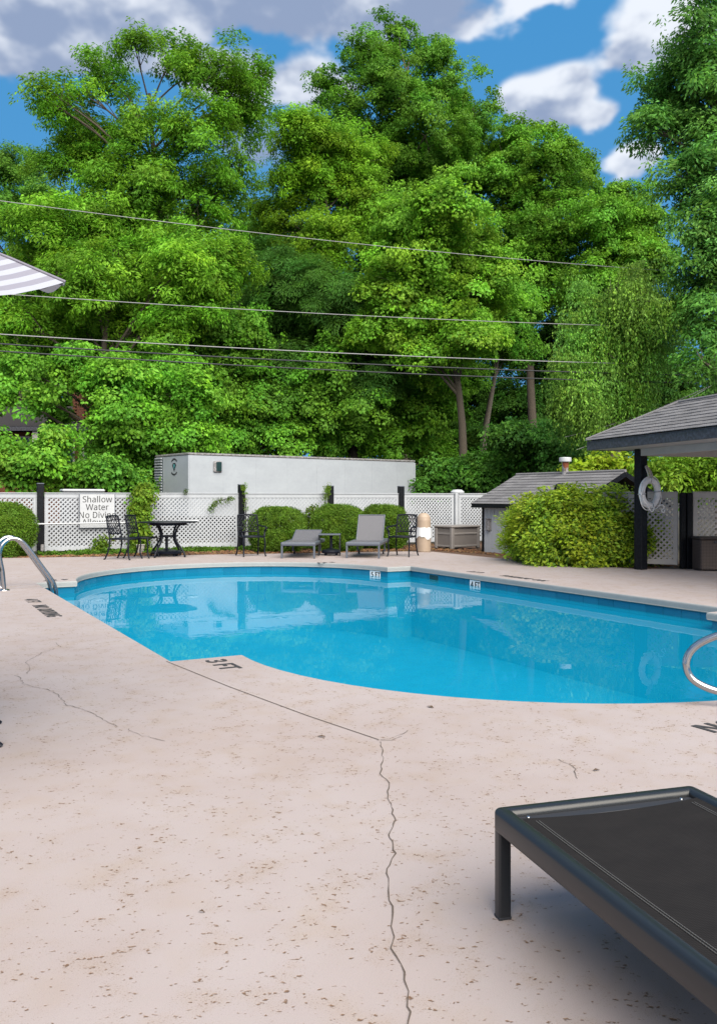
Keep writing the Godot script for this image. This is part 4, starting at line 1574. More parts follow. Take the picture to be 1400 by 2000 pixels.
func small_things() -> void:
	var b: Mb
	# sign on the fence
	var sp := Vector3(-6.19, 0.995, -20.66)
	var t := thing("warning_sign", "white shallow water no diving sign hung on the lattice fence", "sign", sp, 0.423)
	b = Mb.new()
	b.box(Vector3.ZERO, Vector3(0.82, 0.82, 0.012), Basis(), 0.004)
	obj("board", b, M.white_paint, t)
	b = Mb.new()
	for k in [[0.0, 0.405, 0.83, 0.014], [0.0, -0.405, 0.83, 0.014], [-0.405, 0.0, 0.014, 0.8], [0.405, 0.0, 0.014, 0.8]]:
		b.box(Vector3(k[0], k[1], 0.004), Vector3(k[2], k[3], 0.014), Basis(), 0.002)
	obj("border", b, M.rail_grey, t)
	for k in [["Shallow", 0.27], ["Water", 0.085], ["No Diving", -0.10], ["Allowed", -0.27]]:
		lettering(k[0], 0.142, t, Transform3D(Basis(), Vector3(0.0, k[1], 0.008)), M.black_letters)
	b = Mb.new()
	b.box(Vector3(0, -0.345, 0.013), Vector3(0.80, 0.11, 0.008), Basis(), 0.002)
	obj("lower_strip", b, M.white_paint, t)
	b = Mb.new()
	b.tube([Vector3(-7.55, 0.70, -19.88), Vector3(-5.7, 0.71, -20.68), Vector3(-3.95, 0.735, -21.5)], 0.021, 10)
	tag(obj("pool_pole", b, M.white_paint, self), "long white pool pole hung level across the fence below the sign", "pole")
	# outlet box at the post foot and a small pale block by the vine
	t = thing("outlet_box", "small grey outlet box at the foot of the leftmost black post", "outlet box", Vector3(-7.24, 0, -19.95), 0.4)
	b = Mb.new()
	b.box(Vector3(0, 0.16, 0), Vector3(0.07, 0.15, 0.05), Basis(), 0.008)
	obj("box", b, M.trailer_trim, t)
	b = Mb.new()
	b.tube([Vector3(0, -0.02, 0), Vector3(0, 0.09, 0)], 0.011, 8)
	obj("conduit", b, M.trailer_trim, t)
	t = thing("pale_bucket", "small pale bucket on the mulch at the foot of the climbing vine", "bucket", Vector3(-5.15, -0.018, -20.6))
	b = Mb.new()
	b.lathe([Vector2(0.001, 0.0), Vector2(0.075, 0.0), Vector2(0.095, 0.2), Vector2(0.105, 0.2), Vector2(0.105, 0.215), Vector2(0.09, 0.215), Vector2(0.08, 0.05), Vector2(0.001, 0.05)], 20)
	obj("pail", b, M.warm_white, t)
	# trash can
	t = thing("trash_can", "beige domed trash can with a white liner bag beside the deck box", "trash can", Vector3(1.57, 0, -21.0), 0.25)
	b = Mb.new()
	b.lathe([Vector2(0.001, 0.0), Vector2(0.165, 0.0), Vector2(0.175, 0.02), Vector2(0.178, 0.42), Vector2(0.16, 0.44)], 28)
	obj("body", b, M.beige_plastic, t)
	b = Mb.new()
	b.lathe([Vector2(0.165, 0.58), Vector2(0.172, 0.585), Vector2(0.17, 0.76), Vector2(0.155, 0.84), Vector2(0.12, 0.90), Vector2(0.06, 0.935), Vector2(0.001, 0.94)], 28)
	obj("lid", b, M.beige_plastic, t)
	b = Mb.new()
	for i in 26:
		var prev: Array = []
		for s in 2:
			var a := TAU * (i + s) / 26.0
			var rr := 0.188 + 0.014 * sin(a * 7.0) + 0.008 * sin(a * 11.0)
			var lo := 0.345 + 0.035 * sin(a * 3.0 + 1.0) + 0.02 * sin(a * 8.0)
			prev.append([Vector3(cos(a) * 0.17, 0.60, sin(a) * 0.17), Vector3(cos(a) * rr, 0.52, sin(a) * rr), Vector3(cos(a) * (rr + 0.006), lo, sin(a) * (rr + 0.006))])
		var m := Vector3(cos(TAU * (i + 0.5) / 26.0), 0.1, sin(TAU * (i + 0.5) / 26.0))
		for r in 2:
			b.q(prev[0][r], prev[1][r], prev[1][r + 1], prev[0][r + 1], m)
	obj("liner_bag", b, M.bag, t)
	# deck box
	t = thing("deck_box", "taupe plastic deck storage box against the pump house corner", "storage box", Vector3(2.55, 0, -22.5), deg_to_rad(38))
	b = Mb.new()
	b.box(Vector3(0, 0.29, 0), Vector3(0.96, 0.50, 0.60), Basis(), 0.02)
	obj("body", b, M.taupe_panel, t)
	b = Mb.new()
	b.box(Vector3(0, 0.565, 0), Vector3(1.04, 0.06, 0.68), Basis(), 0.02)
	obj("lid", b, M.taupe_plastic, t)
	for x in [-0.46, 0.46]:
		for z in [-0.28, 0.28]:
			b = Mb.new()
			b.box(Vector3(x, 0.27, z), Vector3(0.1, 0.54, 0.1), Basis(), 0.02)
			obj("corner_post", b, M.taupe_plastic, t)
	for y in [0.385, 0.07]:
		b = Mb.new()
		b.box(Vector3(0, y, 0), Vector3(0.90, 0.05, 0.625), Basis(), 0.008)
		b.box(Vector3(0, y, 0), Vector3(0.985, 0.05, 0.5), Basis(), 0.008)
		obj("band", b, M.taupe_plastic, t)
	b = Mb.new()
	b.box(Vector3(0.487, 0.46, 0), Vector3(0.02, 0.09, 0.14), Basis(), 0.006)
	obj("handle", b, M.wicker_dark, t)
	# wicker box
	t = thing("wicker_box", "brown wicker storage box against the grey lattice at the right edge", "storage box", Vector3(6.72, 0, -15.72), deg_to_rad(-2))
	b = Mb.new()
	b.box(Vector3(0, 0.29, 0), Vector3(1.24, 0.54, 0.46), Basis(), 0.02)
	obj("body", b, M.wicker, t)
	b = Mb.new()
	b.box(Vector3(0, 0.585, 0), Vector3(1.28, 0.05, 0.50), Basis(), 0.022)
	obj("lid", b, M.wicker_dark, t)
	b = Mb.new()
	b.box(Vector3(-0.33, 0.52, 0.232), Vector3(0.13, 0.045, 0.02), Basis(), 0.008)
	obj("handle", b, M.wire_black, t)
	for x in [-0.58, 0.58]:
		b = Mb.new()
		b.box(Vector3(x, 0.012, 0.0), Vector3(0.06, 0.024, 0.4), Basis(), 0.004)
		obj("foot", b, M.wicker_dark, t)
	# life ring on the pavilion post
	var post := Vector3(4.25, 0, -16.25) + Vector3(0.266, 0, 0.964) * 0.58 + Vector3(0.964, 0, -0.266) * 0.77
	t = thing("life_ring", "white life ring with rope hung on the pavilion's dark post", "life ring", post + Vector3(0.115, 1.40, 0.145), deg_to_rad(36))
	b = Mb.new()
	var ring := []
	for i in 40:
		ring.append(Vector3(cos(TAU * i / 40.0) * 0.23, sin(TAU * i / 40.0) * 0.23, 0))
	b.tube(ring, 0.058, 14, true)
	obj("ring", b, M.ring_white, t)
	for i in 4:
		var a := QUARTER * i + 0.1
		b = Mb.new()
		var band := []
		for k in 14:
			var g := TAU * k / 14.0
			var rr := 0.23 + cos(g) * 0.063
			band.append(Vector3(cos(a) * rr, sin(a) * rr, sin(g) * 0.063))
		b.tube(band, 0.010, 6, true)
		obj("strap", b, M.white_paint, t)
	b = Mb.new()
	var line := []
	for i in 41:
		var a := TAU * i / 40.0 + 0.1
		var rr := 0.288 + 0.035 * absf(sin((a - 0.1) * 2.0)) * (1.6 if sin(a) < -0.2 else 0.6)
		line.append(Vector3(cos(a) * rr, sin(a) * rr, 0.02))
	b.tube(line, 0.009, 6)
	obj("grab_line", b, M.ring_white, t)
	b = Mb.new()
	b.tube(smooth_path([Vector3(-0.05, 0.27, 0.03), Vector3(-0.055, 0.36, 0.0), Vector3(-0.03, 0.47, -0.06), Vector3(0.02, 0.475, -0.06), Vector3(0.05, 0.36, 0.0), Vector3(0.045, 0.27, 0.03)], 4), 0.014, 8)
	b.tube(smooth_path([Vector3(-0.02, 0.28, 0.05), Vector3(-0.025, 0.38, 0.01), Vector3(0.0, 0.46, -0.05), Vector3(0.022, 0.38, 0.01), Vector3(0.02, 0.28, 0.05)], 4), 0.012, 8)
	obj("hanging_rope", b, M.rope, t)
	b = Mb.new()
	b.tube(smooth_path([Vector3(-0.27, 0.0, 0.05), Vector3(-0.33, 0.03, 0.09), Vector3(-0.36, -0.04, 0.08), Vector3(-0.30, -0.08, 0.07), Vector3(-0.28, -0.16, 0.09), Vector3(-0.18, -0.24, 0.09), Vector3(-0.10, -0.31, 0.08), Vector3(-0.02, -0.34, 0.07), Vector3(0.02, -0.27, 0.08), Vector3(-0.06, -0.26, 0.09)], 4), 0.011, 6)
	b.tube(smooth_path([Vector3(0.16, -0.24, 0.06), Vector3(0.24, -0.22, 0.1), Vector3(0.28, -0.28, 0.1), Vector3(0.22, -0.32, 0.09), Vector3(0.27, -0.36, 0.1), Vector3(0.32, -0.30, 0.1)], 4), 0.011, 6)
	obj("loose_rope", b, M.ring_white, t)
	b = Mb.new()
	b.box(Vector3(0, 0.47, -0.09), Vector3(0.05, 0.05, 0.07), Basis(), 0.008)
	obj("hook", b, M.rail_grey, t)
	# fallen leaves
	for k in [
		[Vector3(-0.205, 0.004, -4.81), 0.3, 0.028, "brown fallen leaf on the deck left of the crack's upper end"],
		[Vector3(0.452, 0.004, -5.49), 0.9, 0.034, "curled brown leaf on the deck near the pool's near curve"],
		[Vector3(1.152, 0.004, -4.22), -0.3, 0.022, "small dark leaf on the deck beyond the near lounger"],
		[Vector3(-2.34, 0.004, -5.53), 0.1, 0.03, "brown leaf lying on the left crack of the deck"],
		[Vector3(-0.50, 0.004, -2.78), 0.2, 0.011, "tiny dark leaf low on the deck in the near left half"],
	]:
		b = Mb.new()
		var x: Vector3 = Vector3(cos(k[1]), 0, sin(k[1])) * k[2]
		var s: Vector3 = Vector3(-sin(k[1]), 0, cos(k[1])) * k[2] * 0.42
		var o: Vector3 = k[0]
		var mid := o + Vector3(0, 0.003, 0)
		for e in [[-1.0, 1.0], [1.0, 1.0], [1.0, -1.0], [-1.0, -1.0]]:
			b.t(o + x * e[0], mid + s * e[1] + Vector3(0, 0.004, 0), mid, Vector3.UP)
		tag(obj("fallen_leaf", b, M.fallen_leaf, self), k[3], "leaf")
	# dark capped pipe beyond the gable
	t = thing("vent_post", "dark domed pipe cap showing over the variegated bush right of the shed gable", "vent pipe", Vector3(5.65, 0, -19.25))
	b = Mb.new()
	b.lathe([Vector2(0.06, 0.0), Vector2(0.06, 1.5)], 14)
	obj("pipe", b, M.black_paint, t)
	b = Mb.new()
	b.lathe([Vector2(0.06, 1.48), Vector2(0.115, 1.5), Vector2(0.11, 1.58), Vector2(0.06, 1.64), Vector2(0.001, 1.655)], 16)
	obj("cap", b, M.black_paint, t)


# ---------------------------------------------------------------- plants

func leaf(b: Mb, at: Vector3, dir: Vector3, nrm: Vector3, len: float, wid: float, fold := 0.25) -> void:
	var side := dir.cross(nrm).normalized()
	var m := dir * 0.5 * len
	var tip := at + dir * len - nrm * len * 0.12
	var l := at + m + side * wid / 2 + nrm * wid * fold
	var r := at + m - side * wid / 2 + nrm * wid * fold
	b.t(at, l, tip, (nrm - side * fold).normalized())
	b.t(at, tip, r, (nrm + side * fold).normalized())


func twig_mesh(kind: String, variant: int) -> ArrayMesh:
	var key := kind + str(variant)
	if twigs.has(key):
		return twigs[key]
	var r := RandomNumberGenerator.new()
	r.seed = hash(key)
	var b := Mb.new()
	# leaves on a twig: count, reach, leaf length, leaf width, droop, depth
	var s: Array = {
		"oak": [36, 0.30, 0.145, 0.055, 0.35, 0.17], "maple": [34, 0.29, 0.125, 0.095, 0.45, 0.15], "needle": [60, 0.42, 0.16, 0.030, 0.25, 0.06],
		"weep": [84, 0.0, 0.105, 0.040, 1.2, 0.0], "box": [46, 0.085, 0.034, 0.021, -0.3, 0.06], "varieg": [34, 0.16, 0.085, 0.046, -0.35, 0.13], "feather": [50, 0.19, 0.11, 0.014, -0.9, 0.14], "vine": [26, 0.15, 0.075, 0.062, 0.9, 0.06],
	}[kind]
	for i in s[0]:
		var g := r.randf_range(0.72, 1.3)
		b.col = Color(g * r.randf_range(0.88, 1.16), g, g * r.randf_range(0.7, 1.2))
		if kind == "varieg" and r.randf() < 0.4:
			b.col = Color(1.7, 1.55, 4.5) * r.randf_range(0.85, 1.2)
		elif kind == "varieg" and r.randf() < 0.4:
			b.col = Color(0.34, 0.45, 0.8) * r.randf_range(0.8, 1.2)
		var a := r.randf() * TAU
		if kind == "weep":
			var sa := TAU * float(i % 7) / 7.0 + 0.35 * variant
			var u := pow(r.randf(), 0.8)
			var reach := 0.42 + 0.14 * sin(i % 7 * 2.3)
			var o := Vector3(cos(sa), 0, sin(sa)) * reach * pow(u, 0.6) + Vector3(r.randf_range(-0.05, 0.05), 0.10 - (0.85 + 0.25 * sin(i % 7 * 1.7)) * u * u, r.randf_range(-0.05, 0.05))
			var d := Vector3(cos(a) * 0.8 + cos(sa) * 0.5, -s[4] * r.randf_range(0.5, 1.2), sin(a) * 0.8 + sin(sa) * 0.5).normalized()
			var nn := (Vector3(cos(a), 0.8, sin(a)) + Vector3(r.randf_range(-0.4, 0.4), r.randf_range(-0.4, 0.4), r.randf_range(-0.4, 0.4))).normalized()
			leaf(b, o, d, (nn - d * nn.dot(d)).normalized(), s[2] * r.randf_range(0.8, 1.25), s[3] * r.randf_range(0.8, 1.25), 0.1)
			continue
		var rad: float = s[1] * sqrt(r.randf())
		var o := Vector3(cos(a) * rad, r.randf_range(-1, 1) * s[5] - 0.25 * rad * rad / s[1], sin(a) * rad)
		var d := (Vector3(cos(a), 0, sin(a)) + Vector3(r.randf_range(-0.7, 0.7), -s[4] * r.randf_range(0.2, 1.4), r.randf_range(-0.7, 0.7))).normalized()
		var nn := (Vector3.UP + Vector3(r.randf_range(-1.1, 1.1), r.randf_range(-0.4, 0.4), r.randf_range(-1.1, 1.1))).normalized()
		nn = (nn - d * nn.dot(d)).normalized()
		leaf(b, o, d, nn, s[2] * r.randf_range(0.7, 1.25), s[3] * r.randf_range(0.7, 1.25))
	twigs[key] = b.done()
	return twigs[key]


func foliage(called: String, parent: Node3D, kind: String, where: Array, tints: Array) -> void:
	for v in 2:
		var mm := MultiMesh.new()
		mm.transform_format = MultiMesh.TRANSFORM_3D
		mm.use_colors = true
		mm.mesh = twig_mesh(kind, v)
		var n := 0
		for i in range(v, where.size(), 2):
			n += 1
		if n == 0:
			continue
		mm.instance_count = n
		var j := 0
		for i in range(v, where.size(), 2):
			mm.set_instance_transform(j, where[i])
			mm.set_instance_color(j, tints[i])
			j += 1
		var o := MultiMeshInstance3D.new()
		o.name = called
		o.multimesh = mm
		o.material_override = M["leaf_" + kind]
		parent.add_child(o, true)
		stuff(o)


# twigs over the surface of a set of balls (centre, radius), gathered in tufts
func tufted(balls: Array, base: Vector3, tint: Color, dense: float, kind: String, where: Array, tints: Array, per_area: float, tuft: float, flat := 0.82) -> void:
	for ball in balls:
		var c: Vector3 = ball[0]
		var r: float = ball[1]
		var tufts := maxi(4, int(6.6 * r * r / (tuft * tuft) * dense))
		var each := maxi(2, int(per_area))
		var ball_g := rng.randf_range(0.88, 1.13)
		for k in tufts:
			var d := Vector3(rng.randfn(), rng.randfn() + 0.22, rng.randfn()).normalized()
			var rr := r * clampf(0.82 + rng.randfn() * 0.30, 0.15, 1.55)
			var tc := c + Vector3(d.x, d.y * flat, d.z) * rr
			var g := ball_g * rng.randf_range(0.78, 1.24)
			var warm := rng.randf_range(0.86, 1.18)
			for i in each:
				var p := tc + Vector3(rng.randfn() * 0.42, rng.randfn() * 0.22, rng.randfn() * 0.42) * tuft
				var q := g * rng.randf_range(0.86, 1.14)
				var b := Basis(Vector3.UP, rng.randf() * TAU)
				if kind != "weep":
					var axis := Vector3.UP.cross(d)
					if axis.length() > 0.05:
						b = Basis(axis.normalized(), clampf(acos(clampf(d.y, -1, 1)) * rng.randf_range(0.25, 0.75), 0.0, 1.5)) * b
				b = b.scaled(Vector3.ONE * rng.randf_range(0.75, 1.2))
				where.append(Transform3D(b, p - base))
				tints.append(Color(tint.r * q * warm, tint.g * q, tint.b * q * rng.randf_range(0.7, 1.25)))


func tree(called: String, label: String, category: String, group: String, base: Vector3, trunk: float, kind: String, tint: Color, dense: float, lobes: Array) -> void:
	rng.seed = hash(label)
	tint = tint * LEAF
	var t := thing(called, label, category, base, 0.0, group)
	var bark: Material = M.pale_bark if called == "beech_tree" else (M.dark_bark if called in ["forest_tree", "hemlock_tree", "understory_shrub"] else M.bark)
	var balls := []
	if category == "tree" and kind != "weep":
		var more := []
		for i in lobes.size():
			for j in i:
				var p := Vector3(lobes[i][0], lobes[i][1], lobes[i][2])
				var q := Vector3(lobes[j][0], lobes[j][1], lobes[j][2])
				var gap: float = p.distance_to(q) / (lobes[i][3] + lobes[j][3])
				if gap > 0.8 and gap < 1.35 and rng.randf() < 0.45:
					var c := (p + q) / 2.0
					more.append([c.x, c.y - 0.15 * lobes[i][3], c.z - 0.25, minf(lobes[i][3], lobes[j][3]) * 0.72])
		lobes = lobes + more
	var mid := Vector3.ZERO
	var top := -1e9
	for l in lobes:
		var c := Vector3(l[0], l[1], l[2])
		balls.append([c, l[3]])
		mid += c / lobes.size()
		top = maxf(top, c.y)
	# trunk, gently swaying towards the crown
	var h := maxf(0.5, top - base.y)
	var pts := []
	var rad := []
	for i in 9:
		var u := i / 8.0
		var x := lerpf(0.0, mid.x - base.x, u * u)
		var z := lerpf(0.0, mid.z - base.z, u * u)
		pts.append(Vector3(x + sin(u * 5.0 + h) * 0.012 * h, u * h * 0.93, z + cos(u * 4.0 + h) * 0.008 * h))
		rad.append(trunk * (1.25 if i == 0 else 1.0) * (1.0 - 0.86 * u) + 0.012)
	var b := Mb.new()
	b.tube(pts, rad, 9)
	obj("trunk", b, bark, t)
	for l in balls:
		var c: Vector3 = l[0] - base
		var from_y := clampf((c.y - 0.7 * Vector2(c.x, c.z).length() - 0.4 * l[1]) / h, 0.1 if trunk < 0.1 else 0.22, 0.9)
		var f := from_y / 0.93 * 8.0
		var i0 := clampi(int(f), 0, 7)
		var a: Vector3 = pts[i0].lerp(pts[i0 + 1], f - i0)
		var r0: float = lerpf(rad[i0], rad[i0 + 1], f - i0) * 0.55
		var bow := (a + c) / 2 + Vector3(rng.randf_range(-0.1, 0.1), 0.1 * a.distance_to(c), rng.randf_range(-0.1, 0.1)) * 1.0
		var limb := smooth_path([a, bow, c], 4)
		var lr := []
		for i in limb.size():
			lr.append(lerpf(r0, 0.018, float(i) / (limb.size() - 1)))
		b = Mb.new()
		b.tube(limb, lr, 6)
		for k in 7:
			var d := Vector3(rng.randfn(), rng.randfn() + 0.5, rng.randfn()).normalized()
			var s: Vector3 = limb[rng.randi_range(limb.size() / 2, limb.size() - 1)]
			var e: Vector3 = c + d * l[1] * rng.randf_range(0.7, 0.98)
			b.tube([s, (s + e) / 2 + Vector3(rng.randf_range(-0.08, 0.08), 0.1, rng.randf_range(-0.08, 0.08)) * l[1], e], [0.02, 0.014, 0.006], 4)
		obj("limb", b, bark, t)
	var where := []
	var tints := []
	var small: bool = category == "shrub"
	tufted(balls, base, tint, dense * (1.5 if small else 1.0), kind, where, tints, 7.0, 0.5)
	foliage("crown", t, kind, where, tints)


# a clipped shrub: leaves close together over a rounded block, on a few stems
func clipped(label: String, at: Vector3, size: Vector3, tint: Color, kind: String, count: int, square := 3.2, called := "clipped_hedge", ragged := 0.0) -> void:
	rng.seed = hash(label)
	tint = tint * 1.15
	var t := thing(called, label, "hedge" if called == "clipped_hedge" else "bush", at)
	var where := []
	var tints := []
	for i in count:
		var d := Vector3(rng.randfn(), rng.randfn(), rng.randfn()).normalized()
		var k := pow(pow(absf(d.x), square) + pow(absf(d.y), square) + pow(absf(d.z), square), -1.0 / square)
		var depth := 1.0 if rng.randf() < 0.72 else rng.randf_range(0.6, 1.0)
		var p := d * k * depth * (1.0 + rng.randfn() * 0.02 + ragged * rng.randfn())
		p = Vector3(p.x * size.x / 2, (p.y + 1.0) * size.y / 2 + 0.02, p.z * size.z / 2)
		var lump := 0.5 + 0.5 * sin(p.x * 9.0 + p.y * 7.0) * sin(p.z * 8.0 + p.y * 5.0 + p.x * 3.0)
		p += d * 0.05 * (lump - 0.5) * (1.0 + ragged * 22.0)
		var b := Basis(Vector3.UP, rng.randf() * TAU)
		var axis := Vector3.UP.cross(d)
		if axis.length() > 0.05:
			b = Basis(axis.normalized(), acos(clampf(d.y, -1, 1)) * rng.randf_range(0.5, 1.0)) * b
		where.append(Transform3D(b.scaled(Vector3.ONE * rng.randf_range(0.8, 1.25)), p))
		var g := rng.randf_range(0.72, 1.3)
		tints.append(Color(tint.r * g * rng.randf_range(0.9, 1.15), tint.g * g, tint.b * g * rng.randf_range(0.7, 1.3)))
	foliage("foliage", t, kind, where, tints)
	var b := Mb.new()
	for i in 7:
		var a := TAU * i / 7.0
		b.tube([Vector3(cos(a) * 0.06, -0.05, sin(a) * 0.06), Vector3(cos(a) * size.x * 0.2, size.y * 0.45, sin(a) * size.z * 0.2), Vector3(cos(a) * size.x * 0.36, size.y * 0.8, sin(a) * size.z * 0.36)], [0.02, 0.014, 0.006], 5)
	obj("stems", b, M.dark_bark, t)


func bush(label: String, at: Vector3, tint: Color, kind: String, lobes: Array, dense: float) -> void:
	rng.seed = hash(label)
	var t := thing("variegated_bush" if kind == "varieg" else "feathery_bush", label, "bush", at)
	var balls := []
	var b := Mb.new()
	for l in lobes:
		var c := Vector3(l[0], l[1] * 0.9, l[2])
		balls.append([c, l[3] * 0.94])
		b.tube([Vector3(c.x * 0.15, -0.05, c.z * 0.15), Vector3(c.x * 0.5, c.y * 0.5, c.z * 0.5), c], [0.018, 0.014, 0.006], 5)
		for k in 5:
			b.tube([c, c + Vector3(rng.randfn(), rng.randfn() + 0.6, rng.randfn()).normalized() * l[3] * 0.9], [0.007, 0.003], 4)
	obj("stems", b, M.bark, t)
	var where := []
	var tints := []
	tufted(balls, Vector3.ZERO, tint, dense, kind, where, tints, 5.0, 0.19, 1.0)
	for i in where.size():
		if where[i].origin.y < 0.06:
			where[i].origin.y = rng.randf_range(0.06, 0.25)
	foliage("foliage", t, kind, where, tints)


func vine(label: String, path: Array, spread: float, count: int, tint: Color) -> void:
	rng.seed = hash(label)
	var base: Vector3 = path[0]
	var t := thing("climbing_vine", label, "vine", base)
	var local := []
	for p in path:
		local.append(p - base)
	var b := Mb.new()
	b.tube(smooth_path(local, 3), 0.012, 5)
	obj("stem", b, M.dark_bark, t)
	var where := []
	var tints := []
	for i in count:
		var f := rng.randf() * (local.size() - 1.001)
		var p: Vector3 = local[int(f)].lerp(local[int(f) + 1], f - int(f))
		p += Vector3(rng.randfn() * spread, rng.randfn() * spread * 0.7, absf(rng.randfn()) * spread * 0.7 + 0.04)
		if p.y + base.y < 0.04:
			p.y = 0.05 - base.y
		var bb := Basis(Vector3.RIGHT, rng.randf_range(0.4, 1.3)) * Basis(Vector3.UP, rng.randf() * TAU)
		where.append(Transform3D(bb.scaled(Vector3.ONE * rng.randf_range(0.7, 1.1) * clampf(spread * 11.0, 0.38, 1.0)), p))
		var g := rng.randf_range(0.7, 1.4)
		tints.append(Color(tint.r * g * rng.randf_range(0.85, 1.25), tint.g * g, tint.b * g))
	foliage("leaves", t, "vine", where, tints)


func scatter(called: String, mesh: Mesh, m: Material, where: Array, tints: Array) -> void:
	var mm := MultiMesh.new()
	mm.transform_format = MultiMesh.TRANSFORM_3D
	mm.use_colors = true
	mm.mesh = mesh
	mm.instance_count = where.size()
	for i in where.size():
		mm.set_instance_transform(i, where[i])
		mm.set_instance_color(i, tints[i])
	var o := MultiMeshInstance3D.new()
	o.name = called
	o.multimesh = mm
	o.material_override = m
	add_child(o)
	stuff(o)


func plants() -> void:
	var box := Color(0.085, 0.165, 0.018)
	clipped("rounded clipped hedge left of the vented lattice gap, behind the left armchair", Vector3(-1.98, -0.02, -21.3), Vector3(1.26, 1.02, 1.0), box, "box", 1500)
	clipped("rounded clipped hedge in the middle behind the upright lounger", Vector3(-0.50, -0.02, -21.6), Vector3(1.22, 1.07, 1.0), box, "box", 1500)
	clipped("rounded clipped hedge behind the right armchair, rightmost of three", Vector3(0.66, -0.02, -22.5), Vector3(1.12, 1.06, 0.9), box * 0.95, "box", 1400)
	clipped("round clipped hedge ball at the left edge before the fence", Vector3(-7.95, -0.02, -19.35), Vector3(1.40, 1.16, 1.1), box * 1.1, "box", 1700, 2.4)
	bush("big yellow-green variegated bush in front of the shed beside the pavilion post", Vector3(4.45, -0.02, -17.1), Color(0.29, 0.43, 0.04), "varieg", [[-0.75, 0.95, 0.05, 0.50], [-0.25, 1.08, 0.0, 0.46], [0.25, 1.05, 0.05, 0.46], [0.65, 0.95, 0.1, 0.45], [-0.8, 0.45, 0.15, 0.46], [-0.3, 0.5, 0.28, 0.48], [0.2, 0.5, 0.32, 0.48], [0.65, 0.45, 0.25, 0.45], [-0.45, 1.16, -0.1, 0.32], [0.05, 0.75, 0.3, 0.42]], 1.5)
	bush("smaller feathery green bush between the shed wall and the variegated bush", Vector3(3.55, -0.02, -18.1), Color(0.25, 0.38, 0.025), "feather", [[0.0, 0.85, 0.0, 0.40], [-0.2, 0.5, 0.05, 0.36], [0.2, 0.5, 0.1, 0.38], [0.05, 1.1, 0.0, 0.28], [0.0, 0.3, 0.15, 0.35]], 0.8)
	bush("variegated shoots spilling right of the pavilion post onto the lattice", Vector3(5.35, -0.02, -16.75), Color(0.27, 0.40, 0.03), "varieg", [[0.05, 0.75, 0.0, 0.34], [0.0, 0.35, 0.0, 0.33], [0.2, 1.0, 0.0, 0.22], [0.25, 0.55, 0.05, 0.22]], 0.7)
	var green := Color(0.115, 0.215, 0.02)
	vine("leafy vine column climbing the fence behind the round table", [Vector3(-5.25, 0, -20.95), Vector3(-5.22, 0.5, -20.9), Vector3(-5.24, 1.0, -20.9), Vector3(-5.16, 1.3, -20.9), Vector3(-5.14, 1.54, -20.92)], 0.085, 300, green)
	vine("thin vine on the black post above the left armchair", [Vector3(-2.86, 0.4, -22.05), Vector3(-2.84, 1.0, -22.0), Vector3(-2.88, 1.45, -22.0), Vector3(-2.90, 1.62, -22.05)], 0.022, 22, green)
	vine("vine tufts on the short black post between the hedges", [Vector3(-0.85, 0.9, -23.0), Vector3(-0.87, 1.25, -22.95), Vector3(-0.82, 1.5, -22.95), Vector3(-0.80, 1.62, -23.0)], 0.035, 40, green * 0.8)
	vine("sparse vine trailing over the lattice left of the second black post", [Vector3(-3.2, 1.3, -21.95), Vector3(-3.4, 1.25, -21.9), Vector3(-3.62, 1.18, -21.8), Vector3(-3.7, 1.02, -21.8)], 0.04, 22, green * 0.7)
	vine("weedy vine creeping up the lattice beside the middle hedge", [Vector3(-1.2, 0.5, -22.85), Vector3(-1.22, 0.9, -22.8), Vector3(-1.15, 1.1, -22.8)], 0.07, 30, green * 0.6)
	vine("small weed sprouting at the foot of the fence under the sign", [Vector3(-6.1, 0.0, -20.5), Vector3(-6.05, 0.2, -20.5), Vector3(-5.95, 0.38, -20.5)], 0.08, 24, green * 0.8)
	vine("single sprig standing above the fence against the trailer", [Vector3(-4.25, 1.40, -21.5), Vector3(-4.26, 1.48, -21.5), Vector3(-4.25, 1.53, -21.5)], 0.012, 4, green * 0.5)
	# low weeds along the fence foot and bark chips on the bed
	rng.seed = 77
	var where := []
	var tints := []
	for i in 900:
		var x := rng.randf_range(-8.5, 1.2)
		var on := 1.0 if (x > -6.6 and x < -3.6) or (x > -2.8 and x < 0.4) else 0.25
		if rng.randf() > on:
			continue
		var p := Vector3(x, rng.randf_range(0.0, 0.09), -23.3 - 0.45 * x + absf(rng.randfn()) * 0.22)
		where.append(Transform3D(Basis(Vector3.UP, rng.randf() * TAU).scaled(Vector3.ONE * rng.randf_range(0.5, 1.0)), p))
		var g := rng.randf_range(0.6, 1.2)
		tints.append(Color(0.085 * g, 0.18 * g, 0.02 * g))
	scatter("ground_cover", twig_mesh("vine", 0), M.leaf_vine, where, tints)
	where = []
	tints = []
	var chip := Mb.new()
	chip.box(Vector3.ZERO, Vector3(0.06, 0.012, 0.022), Basis(), 0.0)
	for i in 5200:
		var p: Vector3
		if i % 3 < 2:
			var x := rng.randf_range(-10.0, 2.4)
			p = Vector3(x, -0.012, lerpf(-23.5 - 0.45 * x, -20.98 - 0.27 * x, rng.randf()))
		else:
			var u := rng.randf()
			p = Vector3(lerpf(1.9, 5.6, u) + rng.randf_range(0, 0.9), -0.012, lerpf(-21.6, -16.3, u) - rng.randf_range(0.0, 0.7))
		var b := Basis(Vector3.UP, rng.randf() * TAU) * Basis(Vector3.RIGHT, rng.randf_range(-0.4, 0.4)) * Basis(Vector3.BACK, rng.randf_range(-0.3, 0.3))
		where.append(Transform3D(b.scaled(Vector3.ONE * rng.randf_range(0.5, 1.5)), p + Vector3(0, rng.randf() * 0.02, 0)))
		var g := rng.randf_range(0.4, 1.5)
		tints.append(Color(0.22 * g, 0.115 * g * rng.randf_range(0.8, 1.2), 0.05 * g))
